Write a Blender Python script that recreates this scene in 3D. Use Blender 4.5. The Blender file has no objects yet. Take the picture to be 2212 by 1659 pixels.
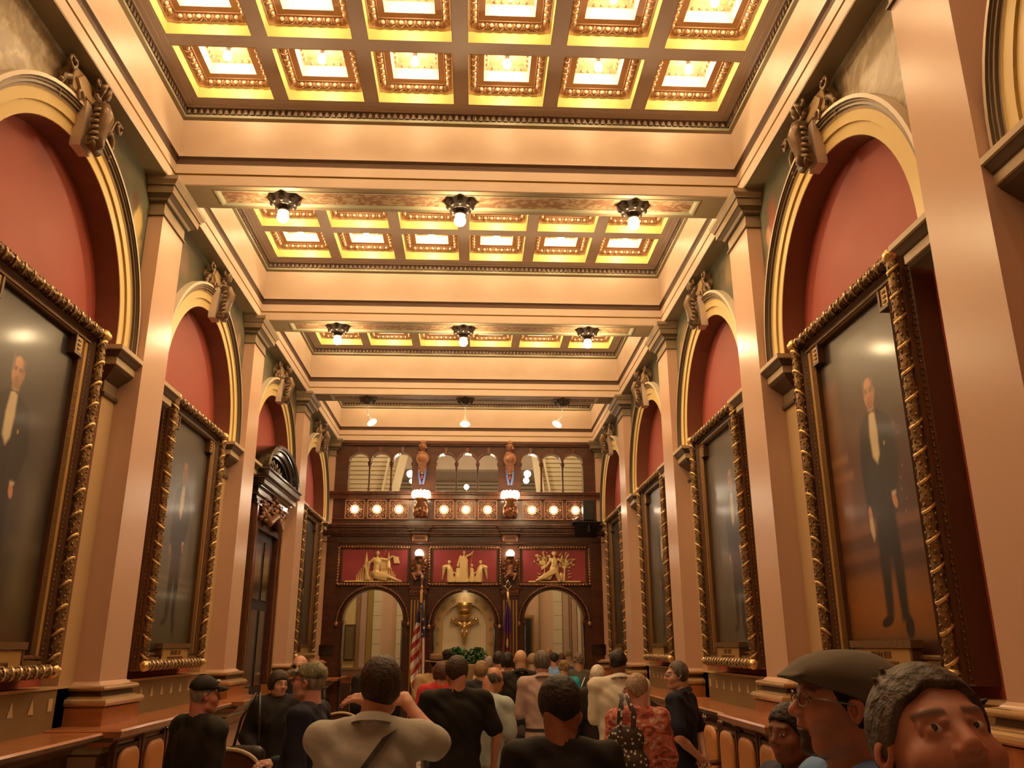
import bpy, bmesh, math, random
import numpy as np
from mathutils import Vector, Matrix, Euler
PI=math.pi
EXPO=-0.30
sc=bpy.context.scene
COL=sc.collection
random.seed(7); RS=np.random.RandomState(5)

# ------------------------------------------------------------------ helpers
class MB:
    """collects shapes and links them as ONE mesh object"""
    def __init__(s): s.v=[]; s.f=[]; s.m=[]; s.sm=[]; s.mats=[]
    def mi(s,mat):
        if mat not in s.mats: s.mats.append(mat)
        return s.mats.index(mat)
    def add(s,vs,fs,mat,smooth=False):
        o=len(s.v); s.v.extend([tuple(map(float,p)) for p in vs]); k=s.mi(mat)
        for f in fs:
            s.f.append(tuple(int(i)+o for i in f)); s.m.append(k); s.sm.append(smooth)
        return s
    def box(s,x0,x1,y0,y1,z0,z1,mat):
        if x0>x1: x0,x1=x1,x0
        if y0>y1: y0,y1=y1,y0
        if z0>z1: z0,z1=z1,z0
        v=[(x,y,z) for x in (x0,x1) for y in (y0,y1) for z in (z0,z1)]
        return s.add(v,[(0,1,3,2),(4,6,7,5),(0,4,5,1),(2,3,7,6),(0,2,6,4),(1,5,7,3)],mat)
    def loft(s,rings,mat,closed=True,caps=False,smooth=False):
        n=len(rings[0]); v=[p for r in rings for p in r]; f=[]
        mats=mat if isinstance(mat,list) else None
        k=n if closed else n-1
        for j in range(len(rings)-1):
            fs=[(j*n+i,j*n+(i+1)%n,(j+1)*n+(i+1)%n,(j+1)*n+i) for i in range(k)]
            if mats: s_=s.add([v[a] for q in fs for a in q],[(4*i,4*i+1,4*i+2,4*i+3) for i in range(len(fs))],mats[j],smooth)
            else: f+=fs
        if not mats: s.add(v,f,mat,smooth)
        if caps:
            m0=mats[0] if mats else mat
            s.add(rings[0],[tuple(range(n))],m0); s.add(rings[-1],[tuple(range(n))],mats[-1] if mats else mat)
        return s
    def tube(s,pts,r,mat,n=8,closed=False,smooth=True,caps=True):
        pts=[Vector(p) for p in pts]; N=len(pts); rr=r if isinstance(r,(list,tuple)) else [r]*N
        t0=(pts[1]-pts[0]).normalized(); up=Vector((0,0,1)) if abs(t0.z)<.9 else Vector((1,0,0))
        a=t0.cross(up).normalized(); rings=[]
        for i,p in enumerate(pts):
            if closed: t=(pts[(i+1)%N]-pts[i-1])
            else: t=(pts[min(i+1,N-1)]-pts[max(i-1,0)])
            t.normalize(); a=(a-t*a.dot(t)); a.normalize(); b=t.cross(a)
            rings.append([tuple(p+(a*math.cos(2*PI*k/n)+b*math.sin(2*PI*k/n))*rr[i]) for k in range(n)])
        if closed: rings.append(rings[0])
        return s.loft(rings,mat,True,caps and not closed,smooth)
    def lathe(s,prof,mat,c=(0,0,0),n=16,axis='z',smooth=True,sx=1,sy=1):
        rings=[]
        for (r,h) in prof:
            ring=[]
            for k in range(n):
                a=2*PI*k/n; x=r*math.cos(a)*sx; y=r*math.sin(a)*sy
                q={'z':(x,y,h),'y':(x,h,y),'x':(h,x,y)}[axis]
                ring.append((c[0]+q[0],c[1]+q[1],c[2]+q[2]))
            rings.append(ring)
        return s.loft(rings,mat,True,True,smooth)
    def ball(s,c,r,mat,n=10,m=7,smooth=True):
        if not isinstance(r,(tuple,list)): r=(r,r,r)
        v=[(c[0],c[1],c[2]+r[2])]
        for j in range(1,m):
            t=PI*j/m
            for k in range(n):
                a=2*PI*k/n; v.append((c[0]+r[0]*math.sin(t)*math.cos(a),c[1]+r[1]*math.sin(t)*math.sin(a),c[2]+r[2]*math.cos(t)))
        v.append((c[0],c[1],c[2]-r[2])); f=[]
        for k in range(n): f.append((0,1+k,1+(k+1)%n))
        for j in range(m-2):
            for k in range(n): f.append((1+j*n+k,1+(j+1)*n+k,1+(j+1)*n+(k+1)%n,1+j*n+(k+1)%n))
        L=len(v)-1
        for k in range(n): f.append((L,1+(m-2)*n+(k+1)%n,1+(m-2)*n+k))
        return s.add(v,f,mat,smooth)
    def xf(s,M):
        s.v=[tuple(M@Vector(p)) for p in s.v]; return s
    def obj(s,name,parent=None,bevel=0,recalc=True):
        me=bpy.data.meshes.new(name); me.from_pydata(s.v,[],s.f)
        for m in s.mats: me.materials.append(m)
        me.polygons.foreach_set('material_index',s.m); me.polygons.foreach_set('use_smooth',s.sm)
        if recalc:
            bm=bmesh.new(); bm.from_mesh(me); bmesh.ops.remove_doubles(bm,verts=bm.verts,dist=1e-5)
            bmesh.ops.recalc_face_normals(bm,faces=bm.faces); bm.to_mesh(me); bm.free()
        me.update()
        o=bpy.data.objects.new(name,me); COL.objects.link(o)
        if parent is not None: o.parent=parent; o.matrix_parent_inverse=parent_inv(parent)
        if bevel:
            b=o.modifiers.new('bevel','BEVEL'); b.width=bevel; b.segments=2; b.limit_method='ANGLE'
        return o
def parent_inv(p):
    M=Matrix.Identity(4); q=p; ch=[]
    while q is not None: ch.append(q); q=q.parent
    for q in reversed(ch): M=M@q.matrix_parent_inverse@q.matrix_basis if q.parent else M@q.matrix_basis
    return M.inverted()
def tag(o,label,cat=None,group=None,kind=None):
    o['label']=label
    if cat: o['category']=cat
    if group: o['group']=group
    if kind: o['kind']=kind
    return o
def empty(name,loc,rz=0):
    o=bpy.data.objects.new(name,None); COL.objects.link(o); o.location=loc; o.rotation_euler=(0,0,rz); o.empty_display_size=.1
    return o
def children(o): return list(o.children)
def copy_tree(o,parent=None):
    c=o.copy(); COL.objects.link(c)
    if parent is not None:
        c.parent=parent; c.matrix_parent_inverse=o.matrix_parent_inverse.copy()
    for ch in list(o.children): copy_tree(ch,c)
    return c
def localobj(mb,name,root,**k):
    """mesh given in root-local coordinates, parented under root with identity inverse"""
    o=mb.obj(name,**k); o.parent=root; return o

# ------------------------------------------------------------------ materials
def mat(name,col,rough=.6,metal=0,spec=.5,emit=None,estr=0,bump=None,var=None,coat=0,trans=0):
    m=bpy.data.materials.new(name); m.use_nodes=True; nt=m.node_tree; b=nt.nodes['Principled BSDF']
    b.inputs['Base Color'].default_value=(*col,1); b.inputs['Roughness'].default_value=rough; b.inputs['Metallic'].default_value=metal
    b.inputs['Specular IOR Level'].default_value=spec
    if coat: b.inputs['Coat Weight'].default_value=coat; b.inputs['Coat Roughness'].default_value=.12
    if trans: b.inputs['Transmission Weight'].default_value=trans
    if emit: b.inputs['Emission Color'].default_value=(*emit,1); b.inputs['Emission Strength'].default_value=estr
    if var or bump:
        tc=nt.nodes.new('ShaderNodeTexCoord')
    if var:   # (colour2, scale, detail, stretch)
        c2,scl,det,st=var
        mp=nt.nodes.new('ShaderNodeMapping'); mp.inputs['Scale'].default_value=st
        n=nt.nodes.new('ShaderNodeTexNoise'); n.inputs['Scale'].default_value=scl; n.inputs['Detail'].default_value=det
        r=nt.nodes.new('ShaderNodeValToRGB'); r.color_ramp.elements[0].position=.35; r.color_ramp.elements[1].position=.65
        r.color_ramp.elements[0].color=(*col,1); r.color_ramp.elements[1].color=(*c2,1)
        nt.links.new(tc.outputs['Object'],mp.inputs[0]); nt.links.new(mp.outputs[0],n.inputs['Vector']); nt.links.new(n.outputs['Fac'],r.inputs[0]); nt.links.new(r.outputs[0],b.inputs['Base Color'])
    if bump:  # (scale,strength,dist)
        n2=nt.nodes.new('ShaderNodeTexNoise'); n2.inputs['Scale'].default_value=bump[0]; n2.inputs['Detail'].default_value=4
        bp=nt.nodes.new('ShaderNodeBump'); bp.inputs['Strength'].default_value=bump[1]; bp.inputs['Distance'].default_value=bump[2]
        nt.links.new(tc.outputs['Object'],n2.inputs['Vector']); nt.links.new(n2.outputs['Fac'],bp.inputs['Height']); nt.links.new(bp.outputs[0],b.inputs['Normal'])
    return m
def vcmat(name,rough=.6,spec=.5,coat=0,bump=None,metal=0):
    m=mat(name,(.5,.5,.5),rough,metal,spec,bump=bump,coat=coat); nt=m.node_tree
    a=nt.nodes.new('ShaderNodeAttribute'); a.attribute_name='Col'; nt.links.new(a.outputs['Color'],nt.nodes['Principled BSDF'].inputs['Base Color']); return m
S1=(1,1,1)
M={}
M['cream']=mat('cream_paint',(.70,.56,.44),.45,var=((.66,.52,.40),3,3,S1))
M['cream2']=mat('light_cream_paint',(.78,.66,.50),.4)
M['archcream']=mat('yellow_cream_paint',(.80,.62,.27),.4)
M['ochre']=mat('ochre_line_paint',(.42,.26,.06),.5)
M['darkband']=mat('dark_umber_moulding',(.10,.055,.035),.55,bump=(90,.5,.01))
M['rib']=mat('taupe_rib_paint',(.42,.34,.30),.5,var=((.46,.38,.33),2,2,S1))
M['dentil']=mat('purple_brown_dentil_paint',(.24,.18,.16),.5)
M['olive']=mat('olive_grey_paint',(.27,.215,.13),.5,var=((.22,.18,.11),1.5,3,S1))
M['greenline']=mat('sage_line_paint',(.36,.36,.24),.5)
M['yellow']=mat('yellow_coffer_paint',(.86,.66,.24),.4)
M['cofbrown']=mat('tan_coffer_paint',(.42,.24,.14),.5)
M['eggs']=mat('bronzed_egg_and_dart',(.46,.28,.17),.35,metal=.25)
M['egglight']=mat('pale_egg_bead',(.72,.50,.34),.3,metal=.15)
M['taupe']=mat('taupe_capital_paint',(.25,.185,.11),.42,var=((.30,.22,.14),4,3,S1))
M['taupedark']=mat('dark_taupe_paint',(.10,.07,.04),.45)
M['peach']=mat('peach_enamel_paint',(.60,.39,.28),.27,spec=.5,bump=(260,.04,.002))
M['tan']=mat('tan_wall_paint',(.52,.36,.19),.4)
M['red']=mat('brick_red_wall_paint',(.40,.085,.06),.62,var=((.37,.078,.052),1.3,3,S1))
M['redrev']=mat('shaded_red_reveal',(.20,.07,.04),.55)  # wall red darkened: shade inside the arch put into the colour
M['olivewall']=mat('olive_brown_frieze_paint',(.20,.135,.06),.5)
M['pale']=mat('pale_stencil_tan',(.52,.40,.25),.5)
M['oak']=mat('orange_oak_ledge',(.42,.165,.06),.3,var=((.34,.12,.04),2.2,5,(1,8,8)),coat=.3)
M['oakdark']=mat('dark_oak_panel',(.13,.055,.022),.35,var=((.09,.036,.015),2.2,5,(8,8,1)),coat=.3)
M['torus']=mat('gilt_bronze_torus',(.60,.40,.20),.22,metal=.55)
M['torusdark']=mat('bronze_scotia',(.10,.055,.02),.3,metal=.4)
M['mahog']=mat('carved_mahogany',(.085,.028,.014),.28,var=((.055,.018,.010),2.5,5,(1,1,6)),coat=.5)
M['mahoglt']=mat('polished_mahogany_rail',(.15,.05,.022),.25,var=((.10,.032,.015),2.5,5,(6,1,1)),coat=.5)
M['carve']=mat('bronzed_wood_carving',(.26,.12,.065),.32,metal=.35)
M['carvelt']=mat('copper_gilt_carving',(.48,.24,.13),.3,metal=.4)
M['ebony']=mat('ebonised_door_wood',(.016,.009,.006),.22,coat=.7)
M['black']=mat('black_void',(.012,.008,.006),.6)
M['giltr']=mat('bright_gilding',(.80,.56,.24),.3,metal=.7)
M['gilt']=mat('antique_gilding',(.20,.115,.045),.36,metal=.55,bump=(60,.5,.01))
M['giltflat']=mat('matte_gold_leaf_liner',(.52,.32,.10),.38,metal=.45)
M['framewood']=mat('dark_walnut_frame',(.085,.035,.014),.35,coat=.3)
M['relief']=mat('pale_gold_relief',(.86,.66,.32),.38,metal=.25)
M['redpan']=mat('crimson_panel',(.34,.045,.06),.55)
LC=(1,.70,.37)
M['glass']=mat('frosted_lamp_glass',(1,.95,.85),.4,emit=(1,.80,.55),estr=30)
M['bulb']=mat('lit_filament_bulb',(1,.9,.7),.3,emit=LC,estr=300)
M['pbulb']=mat('lit_pendant_bulb',(1,.9,.7),.3,emit=LC,estr=420)
M['fixture']=mat('dark_bronze_fixture',(.07,.055,.045),.35,metal=.6)
M['glow']=mat('lattice_globe_glass',(1,.9,.75),.3,emit=(1,.80,.56),estr=34)
M['white']=mat('white_enamel',(.85,.83,.78),.3)
M['blackplastic']=mat('black_speaker_plastic',(.018,.02,.024),.45)
M['leather']=mat('tan_leather_pad',(.50,.215,.075),.38,bump=(140,.25,.003))
M['chairwood']=mat('dark_chair_wood',(.075,.026,.012),.3,coat=.4)
M['nail']=mat('brass_nail',(.7,.45,.18),.3,metal=.9)
M['leaf']=mat('green_ivy_leaf',(.055,.15,.05),.45,var=((.10,.24,.09),9,2,S1))
M['pot']=mat('woven_tan_planter',(.42,.26,.12),.7,bump=(80,.6,.01))
M['rope']=mat('blue_velvet_rope',(.05,.09,.32),.7)
M['chrome']=mat('polished_chrome',(.7,.7,.7),.15,metal=1)
M['nichewall']=mat('cream_niche_plaster',(.86,.76,.55),.5)
M['nicheband']=mat('tan_stencilled_band',(.62,.43,.20),.5)
M['nichedot']=mat('umber_stencil',(.22,.14,.07),.5)
M['pink']=mat('pale_peach_plaster',(.74,.47,.29),.45)
M['stone']=mat('pale_block_stone',(.80,.66,.42),.45)
M['text']=mat('brown_plaque_lettering',(.10,.035,.01),.5)
M['marblelight']=mat('pale_plinth_stone',(.55,.38,.25),.4)
def stencil():
    m=mat('brown_stencilled_scrollwork',(.2,.12,.06),.5); nt=m.node_tree; b=nt.nodes['Principled BSDF']
    tc=nt.nodes.new('ShaderNodeTexCoord'); mp=nt.nodes.new('ShaderNodeMapping'); mp.inputs['Scale'].default_value=(5,9,9)
    n=nt.nodes.new('ShaderNodeTexNoise'); n.inputs['Scale'].default_value=1.6; n.inputs['Detail'].default_value=1.2; n.inputs['Distortion'].default_value=1.6
    r=nt.nodes.new('ShaderNodeValToRGB'); e=r.color_ramp.elements; e[0].position=.50; e[0].color=(.23,.12,.07,1); e[1].position=.54; e[1].color=(.36,.26,.15,1)
    nt.links.new(tc.outputs['Object'],mp.inputs[0]); nt.links.new(mp.outputs[0],n.inputs['Vector']); nt.links.new(n.outputs['Fac'],r.inputs[0]); nt.links.new(r.outputs[0],b.inputs['Base Color']); return m
M['stencil']=stencil()
def checker():
    m=mat('black_and_white_marble_tiles',(.8,.8,.8),.18,coat=.3); nt=m.node_tree; b=nt.nodes['Principled BSDF']
    tc=nt.nodes.new('ShaderNodeTexCoord'); mp=nt.nodes.new('ShaderNodeMapping'); mp.inputs['Rotation'].default_value=(0,0,PI/4); mp.inputs['Scale'].default_value=(1/.3,)*3
    ck=nt.nodes.new('ShaderNodeTexChecker'); ck.inputs['Scale'].default_value=1; ck.inputs['Color1'].default_value=(.74,.70,.62,1); ck.inputs['Color2'].default_value=(.03,.022,.018,1)
    nt.links.new(tc.outputs['Object'],mp.inputs[0]); nt.links.new(mp.outputs[0],ck.inputs['Vector']); nt.links.new(ck.outputs[0],b.inputs['Base Color']); return m
M['checker']=checker()

# ------------------------------------------------------------------ dimensions
XC=-.17
PITCH=3.535
YB=[3.765+PITCH*(i) for i in range(-1,5)]    # near faces of the beams, YB[0] is above the camera
BW=.475
ZS,ZG=6.09,6.963
HP,HW,HPIER,HRED,HF,HA=2.83,2.97,3.03,3.17,2.92,2.771
YSC=17.93
def WX(s,h): return XC+s*h

# ------------------------------------------------------------------ floor, shell
f=MB(); f.box(XC-3.6,XC+3.6,-3,26,-.1,0,M['checker']); tag(f.obj('floor'),'black and white diagonal marble tiled floor',kind='structure')
# ------------------------------------------------------------------ ceiling
cz=MB(); cz.box(XC-3.2,XC+3.2,-3,YB[5]+BW,7.42,7.5,M['rib'])
ceiling=tag(cz.obj('ceiling'),'taupe and gold coffered ceiling crossed by cream beams',kind='structure')
# face profile of beams / architraves : (inset from face (negative = back), z)
FP=[(0,7.2),(0,6.405),(.008,6.40),(.006,6.395),(-.012,6.375),(-.02,6.335),(-.02,6.325),(-.012,6.32),(-.012,6.222),(-.028,6.216),(-.028,6.205),(-.014,6.20),(-.014,6.10),(-.02,6.09)]
FM=['cream','cream2','darkband','darkband','darkband','darkband','cream','cream','ochre','ochre','ochre','cream','cream']
for k in range(0,6):
    y0=YB[k]; y1=y0+BW; b=MB(); x0,x1=WX(-1,HA),WX(1,HA)
    fm=[M[q] for q in FM]
    b.loft([[(x0-.15,y0-i,z),(x1+.15,y0-i,z)] for i,z in FP],fm,closed=False)
    b.loft([[(x0-.15,y1+i,z),(x1+.15,y1+i,z)] for i,z in FP],fm,closed=False)
    # soffit with recessed stencilled panel
    px=HA-.40; a0,a1=y0+.02,y1-.02
    def rect(h,c0,c1,z): return [(WX(-1,h),c0,z),(WX(1,h),c0,z),(WX(1,h),c1,z),(WX(-1,h),c1,z)]
    b.loft([rect(HA+.1,a0,a1,ZS),rect(px+.06,y0+.085,y1-.085,ZS),rect(px+.05,y0+.09,y1-.09,ZS-.008),rect(px+.03,y0+.105,y1-.105,ZS-.006),rect(px,y0+.12,y1-.12,ZS+.012)],[M['olive'],M['cream'],M['greenline'],M['greenline']])
    b.add(rect(px,y0+.12,y1-.12,ZS+.012),[(0,1,2,3)],M['stencil'])
    b.obj('beam',ceiling)
for s in (-1,1):
    b=MB()
    for k in range(0,5):
        ya,yb_=YB[k]+BW-.02,YB[k+1]+.02
        b.loft([[(WX(s,HA-i),ya,z),(WX(s,HA-i),yb_,z)] for i,z in FP],[M[q] for q in FM],closed=False)
        b.add([(WX(s,HA+.02),ya-.4,ZS),(WX(s,HA+.02),yb_+.4,ZS),(WX(s,HW+.02),yb_+.4,ZS),(WX(s,HW+.02),ya-.4,ZS)],[(0,1,2,3)],M['olive'])
    b.obj('architrave',ceiling)
# coffer (one mesh, shared)
def coffer_mesh():
    b=MB(); R=[(.371,6.961),(.371,7.078),(.352,7.083),(.345,7.095),(.29,7.13),(.285,7.122),(.28,7.13),(.222,7.132),(.222,7.25),(.212,7.25),(.168,7.272),(.168,7.285)]
    ms=['yellow','cream2','eggs','eggs','eggs','eggs','cofbrown','cream2','cream2','eggs','eggs']
    b.loft([[(-r,-r,z),(r,-r,z),(r,r,z),(-r,r,z)] for r,z in R],[M[q] for q in ms])
    r=.168; b.add([(-r,-r,7.285),(r,-r,7.285),(r,r,7.285),(-r,r,7.285)],[(0,1,2,3)],M['cofbrown'])
    for q in range(4):
        Mt=Matrix.Rotation(q*PI/2,4,'Z')
        e=MB()
        for i in range(7):
            x=(i-3)*.082
            e.ball((x,.316,7.104),(.024,.022,.022),M['egglight'],8,5)
            e.tube([(x-.033,.297,7.112),(x-.03,.328,7.088),(x,.345,7.078),(x+.03,.328,7.088),(x+.033,.297,7.112)],.006,M['eggs'],4,caps=False)
            e.tube([(x+.041,.297,7.115),(x+.041,.34,7.082)],.005,M['egglight'],4)
        for i in range(5):
            x=(i-2)*.066
            e.ball((x,.19,7.255),(.018,.014,.014),M['eggs'],6,4)
        e.xf(Mt)
        for p,k in ((e,1),):
            o=len(b.v); b.v+=p.v
            for f_,mm,sm in zip(p.f,p.m,p.sm): b.f.append(tuple(i+o for i in f_)); b.m.append(b.mi(p.mats[mm])); b.sm.append(sm)
    return b
cof=coffer_mesh().obj('coffer',ceiling); cofme=cof.data; cof_used=False
def bulb_obj():
    r=empty('coffer_bulb',(0,0,0)); b=MB(); b.lathe([(.035,7.285),(.035,7.275),(.02,7.27),(.019,7.215),(.016,7.212)],M['fixture'],n=10); localobj(b,'socket',r)
    g=MB(); g.lathe([(.014,7.214),(.022,7.20),(.037,7.175),(.040,7.155),(.034,7.13),(.018,7.116),(.004,7.113)],M['bulb'],n=10); localobj(g,'glass_bulb',r); return r
ORD=['leftmost','second from the left','third from the left','fourth from the left','second from the right','rightmost']
BAYN=['ceiling bay over the camera','nearest visible ceiling bay','second ceiling bay','third ceiling bay','last ceiling bay']
ROWN=['far row','middle row','near row']
proto=bulb_obj(); pused=False
for k in range(0,5):
    ya,yb_=YB[k]+BW,YB[k+1]
    xs=[XC+(i-2.5)*.888 for i in range(6)]; ys=[yb_-.545-.9*j for j in range(3)]
    # ribs
    b=MB(); hx=HA-.15; X0,X1=WX(-1,hx),WX(1,hx); Y0,Y1=ya+.13,yb_-.15
    ex=[X0]+[v for x in xs for v in (x-.374,x+.374)]+[X1]
    ey=[Y0]+[v for y in sorted(ys) for v in (y-.374,y+.374)]+[Y1]
    for i in range(0,len(ex),2): b.box(ex[i],ex[i+1],Y0,Y1,ZG,7.10,M['rib'])
    for i in range(0,len(ey),2):
        for j in range(1,len(ex)-1,2): b.box(ex[j],ex[j+1],ey[i],ey[i+1],ZG+.0005,7.10,M['rib'])
    b.obj('coffer_ribs',ceiling)
    # cornice ring
    CP=[(0,6.815),(.03,6.835),(.03,6.862),(.018,6.866),(.018,6.93),(.05,6.934),(.06,6.945),(.10,6.950),(.105,6.957),(.16,6.96),(.165,6.9635)]
    cm=['olive','greenline','olive','dentil','dentil','rib','rib','rib','rib','rib']
    b=MB(); b.loft([[(WX(-1,HA-i),ya+i,z),(WX(1,HA-i),ya+i,z),(WX(1,HA-i),yb_-i,z),(WX(-1,HA-i),yb_-i,z)] for i,z in CP],[M[q] for q in cm])
    st=.062; nx=int(2*HA/st)
    for i in range(nx):
        x=WX(-1,HA)+.04+i*st
        for yy,sg in ((yb_,-1),(ya,1)): b.box(x,x+.036,yy+sg*.018,yy+sg*.040,6.872,6.926,M['dentil']); b.ball((x+.018,yy+sg*.036,6.90),(.014,.016,.022),M['rib'],6,4)
    ny=int((yb_-ya)/st)
    for i in range(ny):
        y=ya+.04+i*st
        for s in (-1,1): b.box(WX(s,HA-.018),WX(s,HA-.040),y,y+.036,6.872,6.926,M['dentil'])
    b.obj('cornice',ceiling)
    for j,y in enumerate(ys):
        for i,x in enumerate(xs):
            if not cof_used: c=cof; cof_used=True
            else: c=cof.copy(); COL.objects.link(c); c.parent=ceiling
            c.location=(x,y,0)
            if not pused: q=proto; pused=True
            else: q=copy_tree(proto)
            q.location=(x,y,0)
            tag(q,'lit bulb, coffer %s, %s, %s'%(ORD[i],ROWN[j],BAYN[k]),'light bulb','bare bulbs in the ceiling coffers')

# ------------------------------------------------------------------ side walls
def U(b,s,hf,y0,y1,levels,mats,back=HW+.1):
    """three-sided projecting block: levels (z, overhang)"""
    rings=[[(WX(s,back),y0-o,z),(WX(s,hf-o),y0-o,z),(WX(s,hf-o),y1+o,z),(WX(s,back),y1+o,z)] for z,o in levels]
    b.loft(rings,mats,closed=False)
    b.add(rings[-1],[(0,1,2,3)],mats[-1]); b.add(rings[0],[(0,1,2,3)],mats[0])
def bulge(z0,z1,o,r,n=6): return [(z0+(z1-z0)*(.5-.5*math.cos(PI*i/n)),o+r*math.sin(PI*i/n)) for i in range(n+1)]
PILY=[(yb-.02,yb+.54) for yb in YB]
walls={}
sidename={-1:'left',1:'right'}
doorbay=3   # bay index on the left that holds the portal
tn=[0]
ordn=['over the camera','nearest','second','third','fourth','last, beside the carved screen']
for s in (-1,1):
    w=MB()
    # solid backing wall with red recess plane
    ylim=(-3,YSC+.05)
    w.box(WX(s,HRED),WX(s,HRED+.25),ylim[0],ylim[1],0,7.4,M['red'])
    wall=tag(w.obj('wall_'+sidename[s]),'brick red arcaded wall on the %s with peach pilasters'%sidename[s],kind='structure'); walls[s]=wall
    # dado + ledge along the whole wall
    for k in range(-1,5):
        a=PILY[k][1] if k>=0 else -3; c=PILY[k+1][0]
        if s==-1 and k==doorbay:  # portal gap
            segs=[]
        else: segs=[(a,c)]
        b=MB(); g=MB()
        for (p,q) in segs:
            b.box(WX(s,HRED+.02),WX(s,2.95),p,q,0,1.0,M['oakdark'])
            n=5; w_=(q-p)/n
            for i in range(n):
                u0,u1=p+i*w_+.07,p+(i+1)*w_-.07
                b.box(WX(s,2.96),WX(s,2.925),u0,u1,.16,.88,M['oak'])
            U(b,s,2.95,p,q,[(.0,.03),(.10,.03),(.12,.0)],[M['oakdark']]*2,back=HRED)
            # ledge mouldings
            rings=[(1.0,2.93),(1.02,2.90),(1.05,2.88),(1.06,2.80),(1.09,2.74),(1.12,2.72),(1.135,2.60),(1.165,2.585),(1.18,2.60),(1.18,HPIER+.02)]
            b.loft([[(WX(s,h),p,z),(WX(s,h),q,z)] for z,h in rings],[M['oakdark'],M['oakdark'],M['pale'],M['oakdark'],M['oakdark'],M['oakdark'],M['oakdark'],M['oak'],M['oak']],closed=False)
            # frieze with pale triangles
            g.box(WX(s,HPIER),WX(s,HRED+.02),p,q,1.18,1.485,M['olivewall'])
            g.box(WX(s,HPIER-.012),WX(s,HRED+.02),p,q,1.485,1.505,M['tan'])
            nt=int((q-p-.5)/.285); off=(q-p-nt*.285)/2
            for i in range(nt+1):
                y=p+off+i*.285; h=HPIER-.004
                if i in (0,nt): g.add([(WX(s,h),y-.035,1.33),(WX(s,h),y+.035,1.33),(WX(s,h),y+.035,1.42),(WX(s,h),y-.035,1.42)],[(0,1,2,3)],M['pale'])
                else: g.add([(WX(s,h),y-.042,1.325),(WX(s,h),y+.042,1.325),(WX(s,h),y+.006,1.425),(WX(s,h),y-.006,1.425)],[(0,1,2,3)],M['pale'])
        if segs:
            b.obj('dado_panelling',wall); g.obj('stencilled_frieze',wall)
    # pilasters
    for k in range(0,6):
        y0,y1=PILY[k]; b=MB()
        ls=[(0,.16),(.12,.16),(.14,.10),(.98,.10),(1.0,.12),(1.03,.16),(1.05,.16),(1.06,.22),(1.10,.27),(1.13,.29),(1.14,.36),(1.185,.375),(1.2,.36),(1.2,.10)]
        U(b,s,HP,y0,y1,ls,[M['oakdark'],M['oakdark'],M['peach'],M['oakdark'],M['pale'],M['pale'],M['oakdark'],M['oak'],M['oakdark'],M['oakdark'],M['oak'],M['oak'],M['oak']])
        b.box(WX(s,HP-.115),WX(s,HP-.10),y0+.02,y1-.02,.25,.9,M['peach'])
        base=[(1.2,.10),(1.335,.10)]; bm=[M['oak']]
        base+=[(1.338,.085)]; bm+=[M['torusdark']]
        t=bulge(1.34,1.405,.085,.042); base+=t; bm+=[M['torus']]*len(t)
        base+=[(1.41,.07),(1.418,.07),(1.42,.05),(1.45,.045),(1.458,.06)]; bm+=[M['torus'],M['torus'],M['torusdark'],M['torusdark'],M['torusdark']]
        t=bulge(1.46,1.50,.06,.025); base+=t; bm+=[M['torus']]*len(t)
        base+=[(1.505,.03),(1.515,.02),(1.53,0)]; bm+=[M['peach'],M['peach'],M['peach']]
        U(b,s,HP,y0,y1,base,bm)
        U(b,s,HP,y0,y1,[(1.53,0),(5.73,0)],[M['peach']])
        cap=[(5.73,0),(5.735,.02),(5.75,.022),(5.757,.004),(5.865,.004),(5.87,.035),(5.885,.035),(5.90,.05),(5.925,.085),(5.93,.10),(6.00,.105),(6.005,.12),(6.02,.12),(6.04,.14),(6.05,.15),(6.09,.15)]
        cmn=['taupedark','taupe','taupedark','taupe','taupedark','taupedark','taupe','taupedark','taupedark','taupe','taupedark','taupe','taupe','taupe','taupe']
        U(b,s,HP,y0,y1,cap,[M[q] for q in cmn])
        tn[0]+=1; o=tag(b.obj('trim_%d'%tn[0]),'tall peach pilaster with taupe capital and gilt base, %s on the %s wall'%(ordn[k],sidename[s]),kind='structure')
    # arches
    for k in range(0,5):
        y0,y1=PILY[k][1],PILY[k+1][0]; yc=(y0+y1)/2; zc=4.36; Ro=(y1-y0)/2-.012; Ri=Ro-.285
        # wall face above the arch is the mural (painted later); solid behind it: intrados
        b=MB(); n=40
        def arc(r,h): return [(WX(s,h),yc-r,4.26)]+[(WX(s,h),yc-r*math.cos(PI*i/n),zc+r*math.sin(PI*i/n)) for i in range(n+1)]+[(WX(s,h),yc+r,4.26)]
        prof=[(Ro,HW+.06),(Ro,2.892),(Ro-.03,2.888),(Ro-.034,2.905),(Ro-.05,2.90),(Ro-.055,2.915),(Ro-.075,2.912),(Ro-.08,2.93),(Ro-.10,2.93),(Ro-.105,2.94),(Ro-.185,2.94),(Ro-.19,2.958),(Ro-.282,2.958),(Ri,2.964),(Ri,HRED+.01)]
        pm=['cream2','cream2','taupedark','taupe','taupedark','taupe','taupedark','taupe','archcream','archcream','ochre','archcream','archcream','redrev']
        b.loft([arc(r,h) for r,h in prof],[M[q] for q in pm],closed=False)
        tn[0]+=1; arch=tag(b.obj('trim_%d'%tn[0]),'round arch surround with cream and umber mouldings, %s on the %s wall'%(['over the camera','first','second','third','farthest'][k],sidename[s]),kind='structure')
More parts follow.
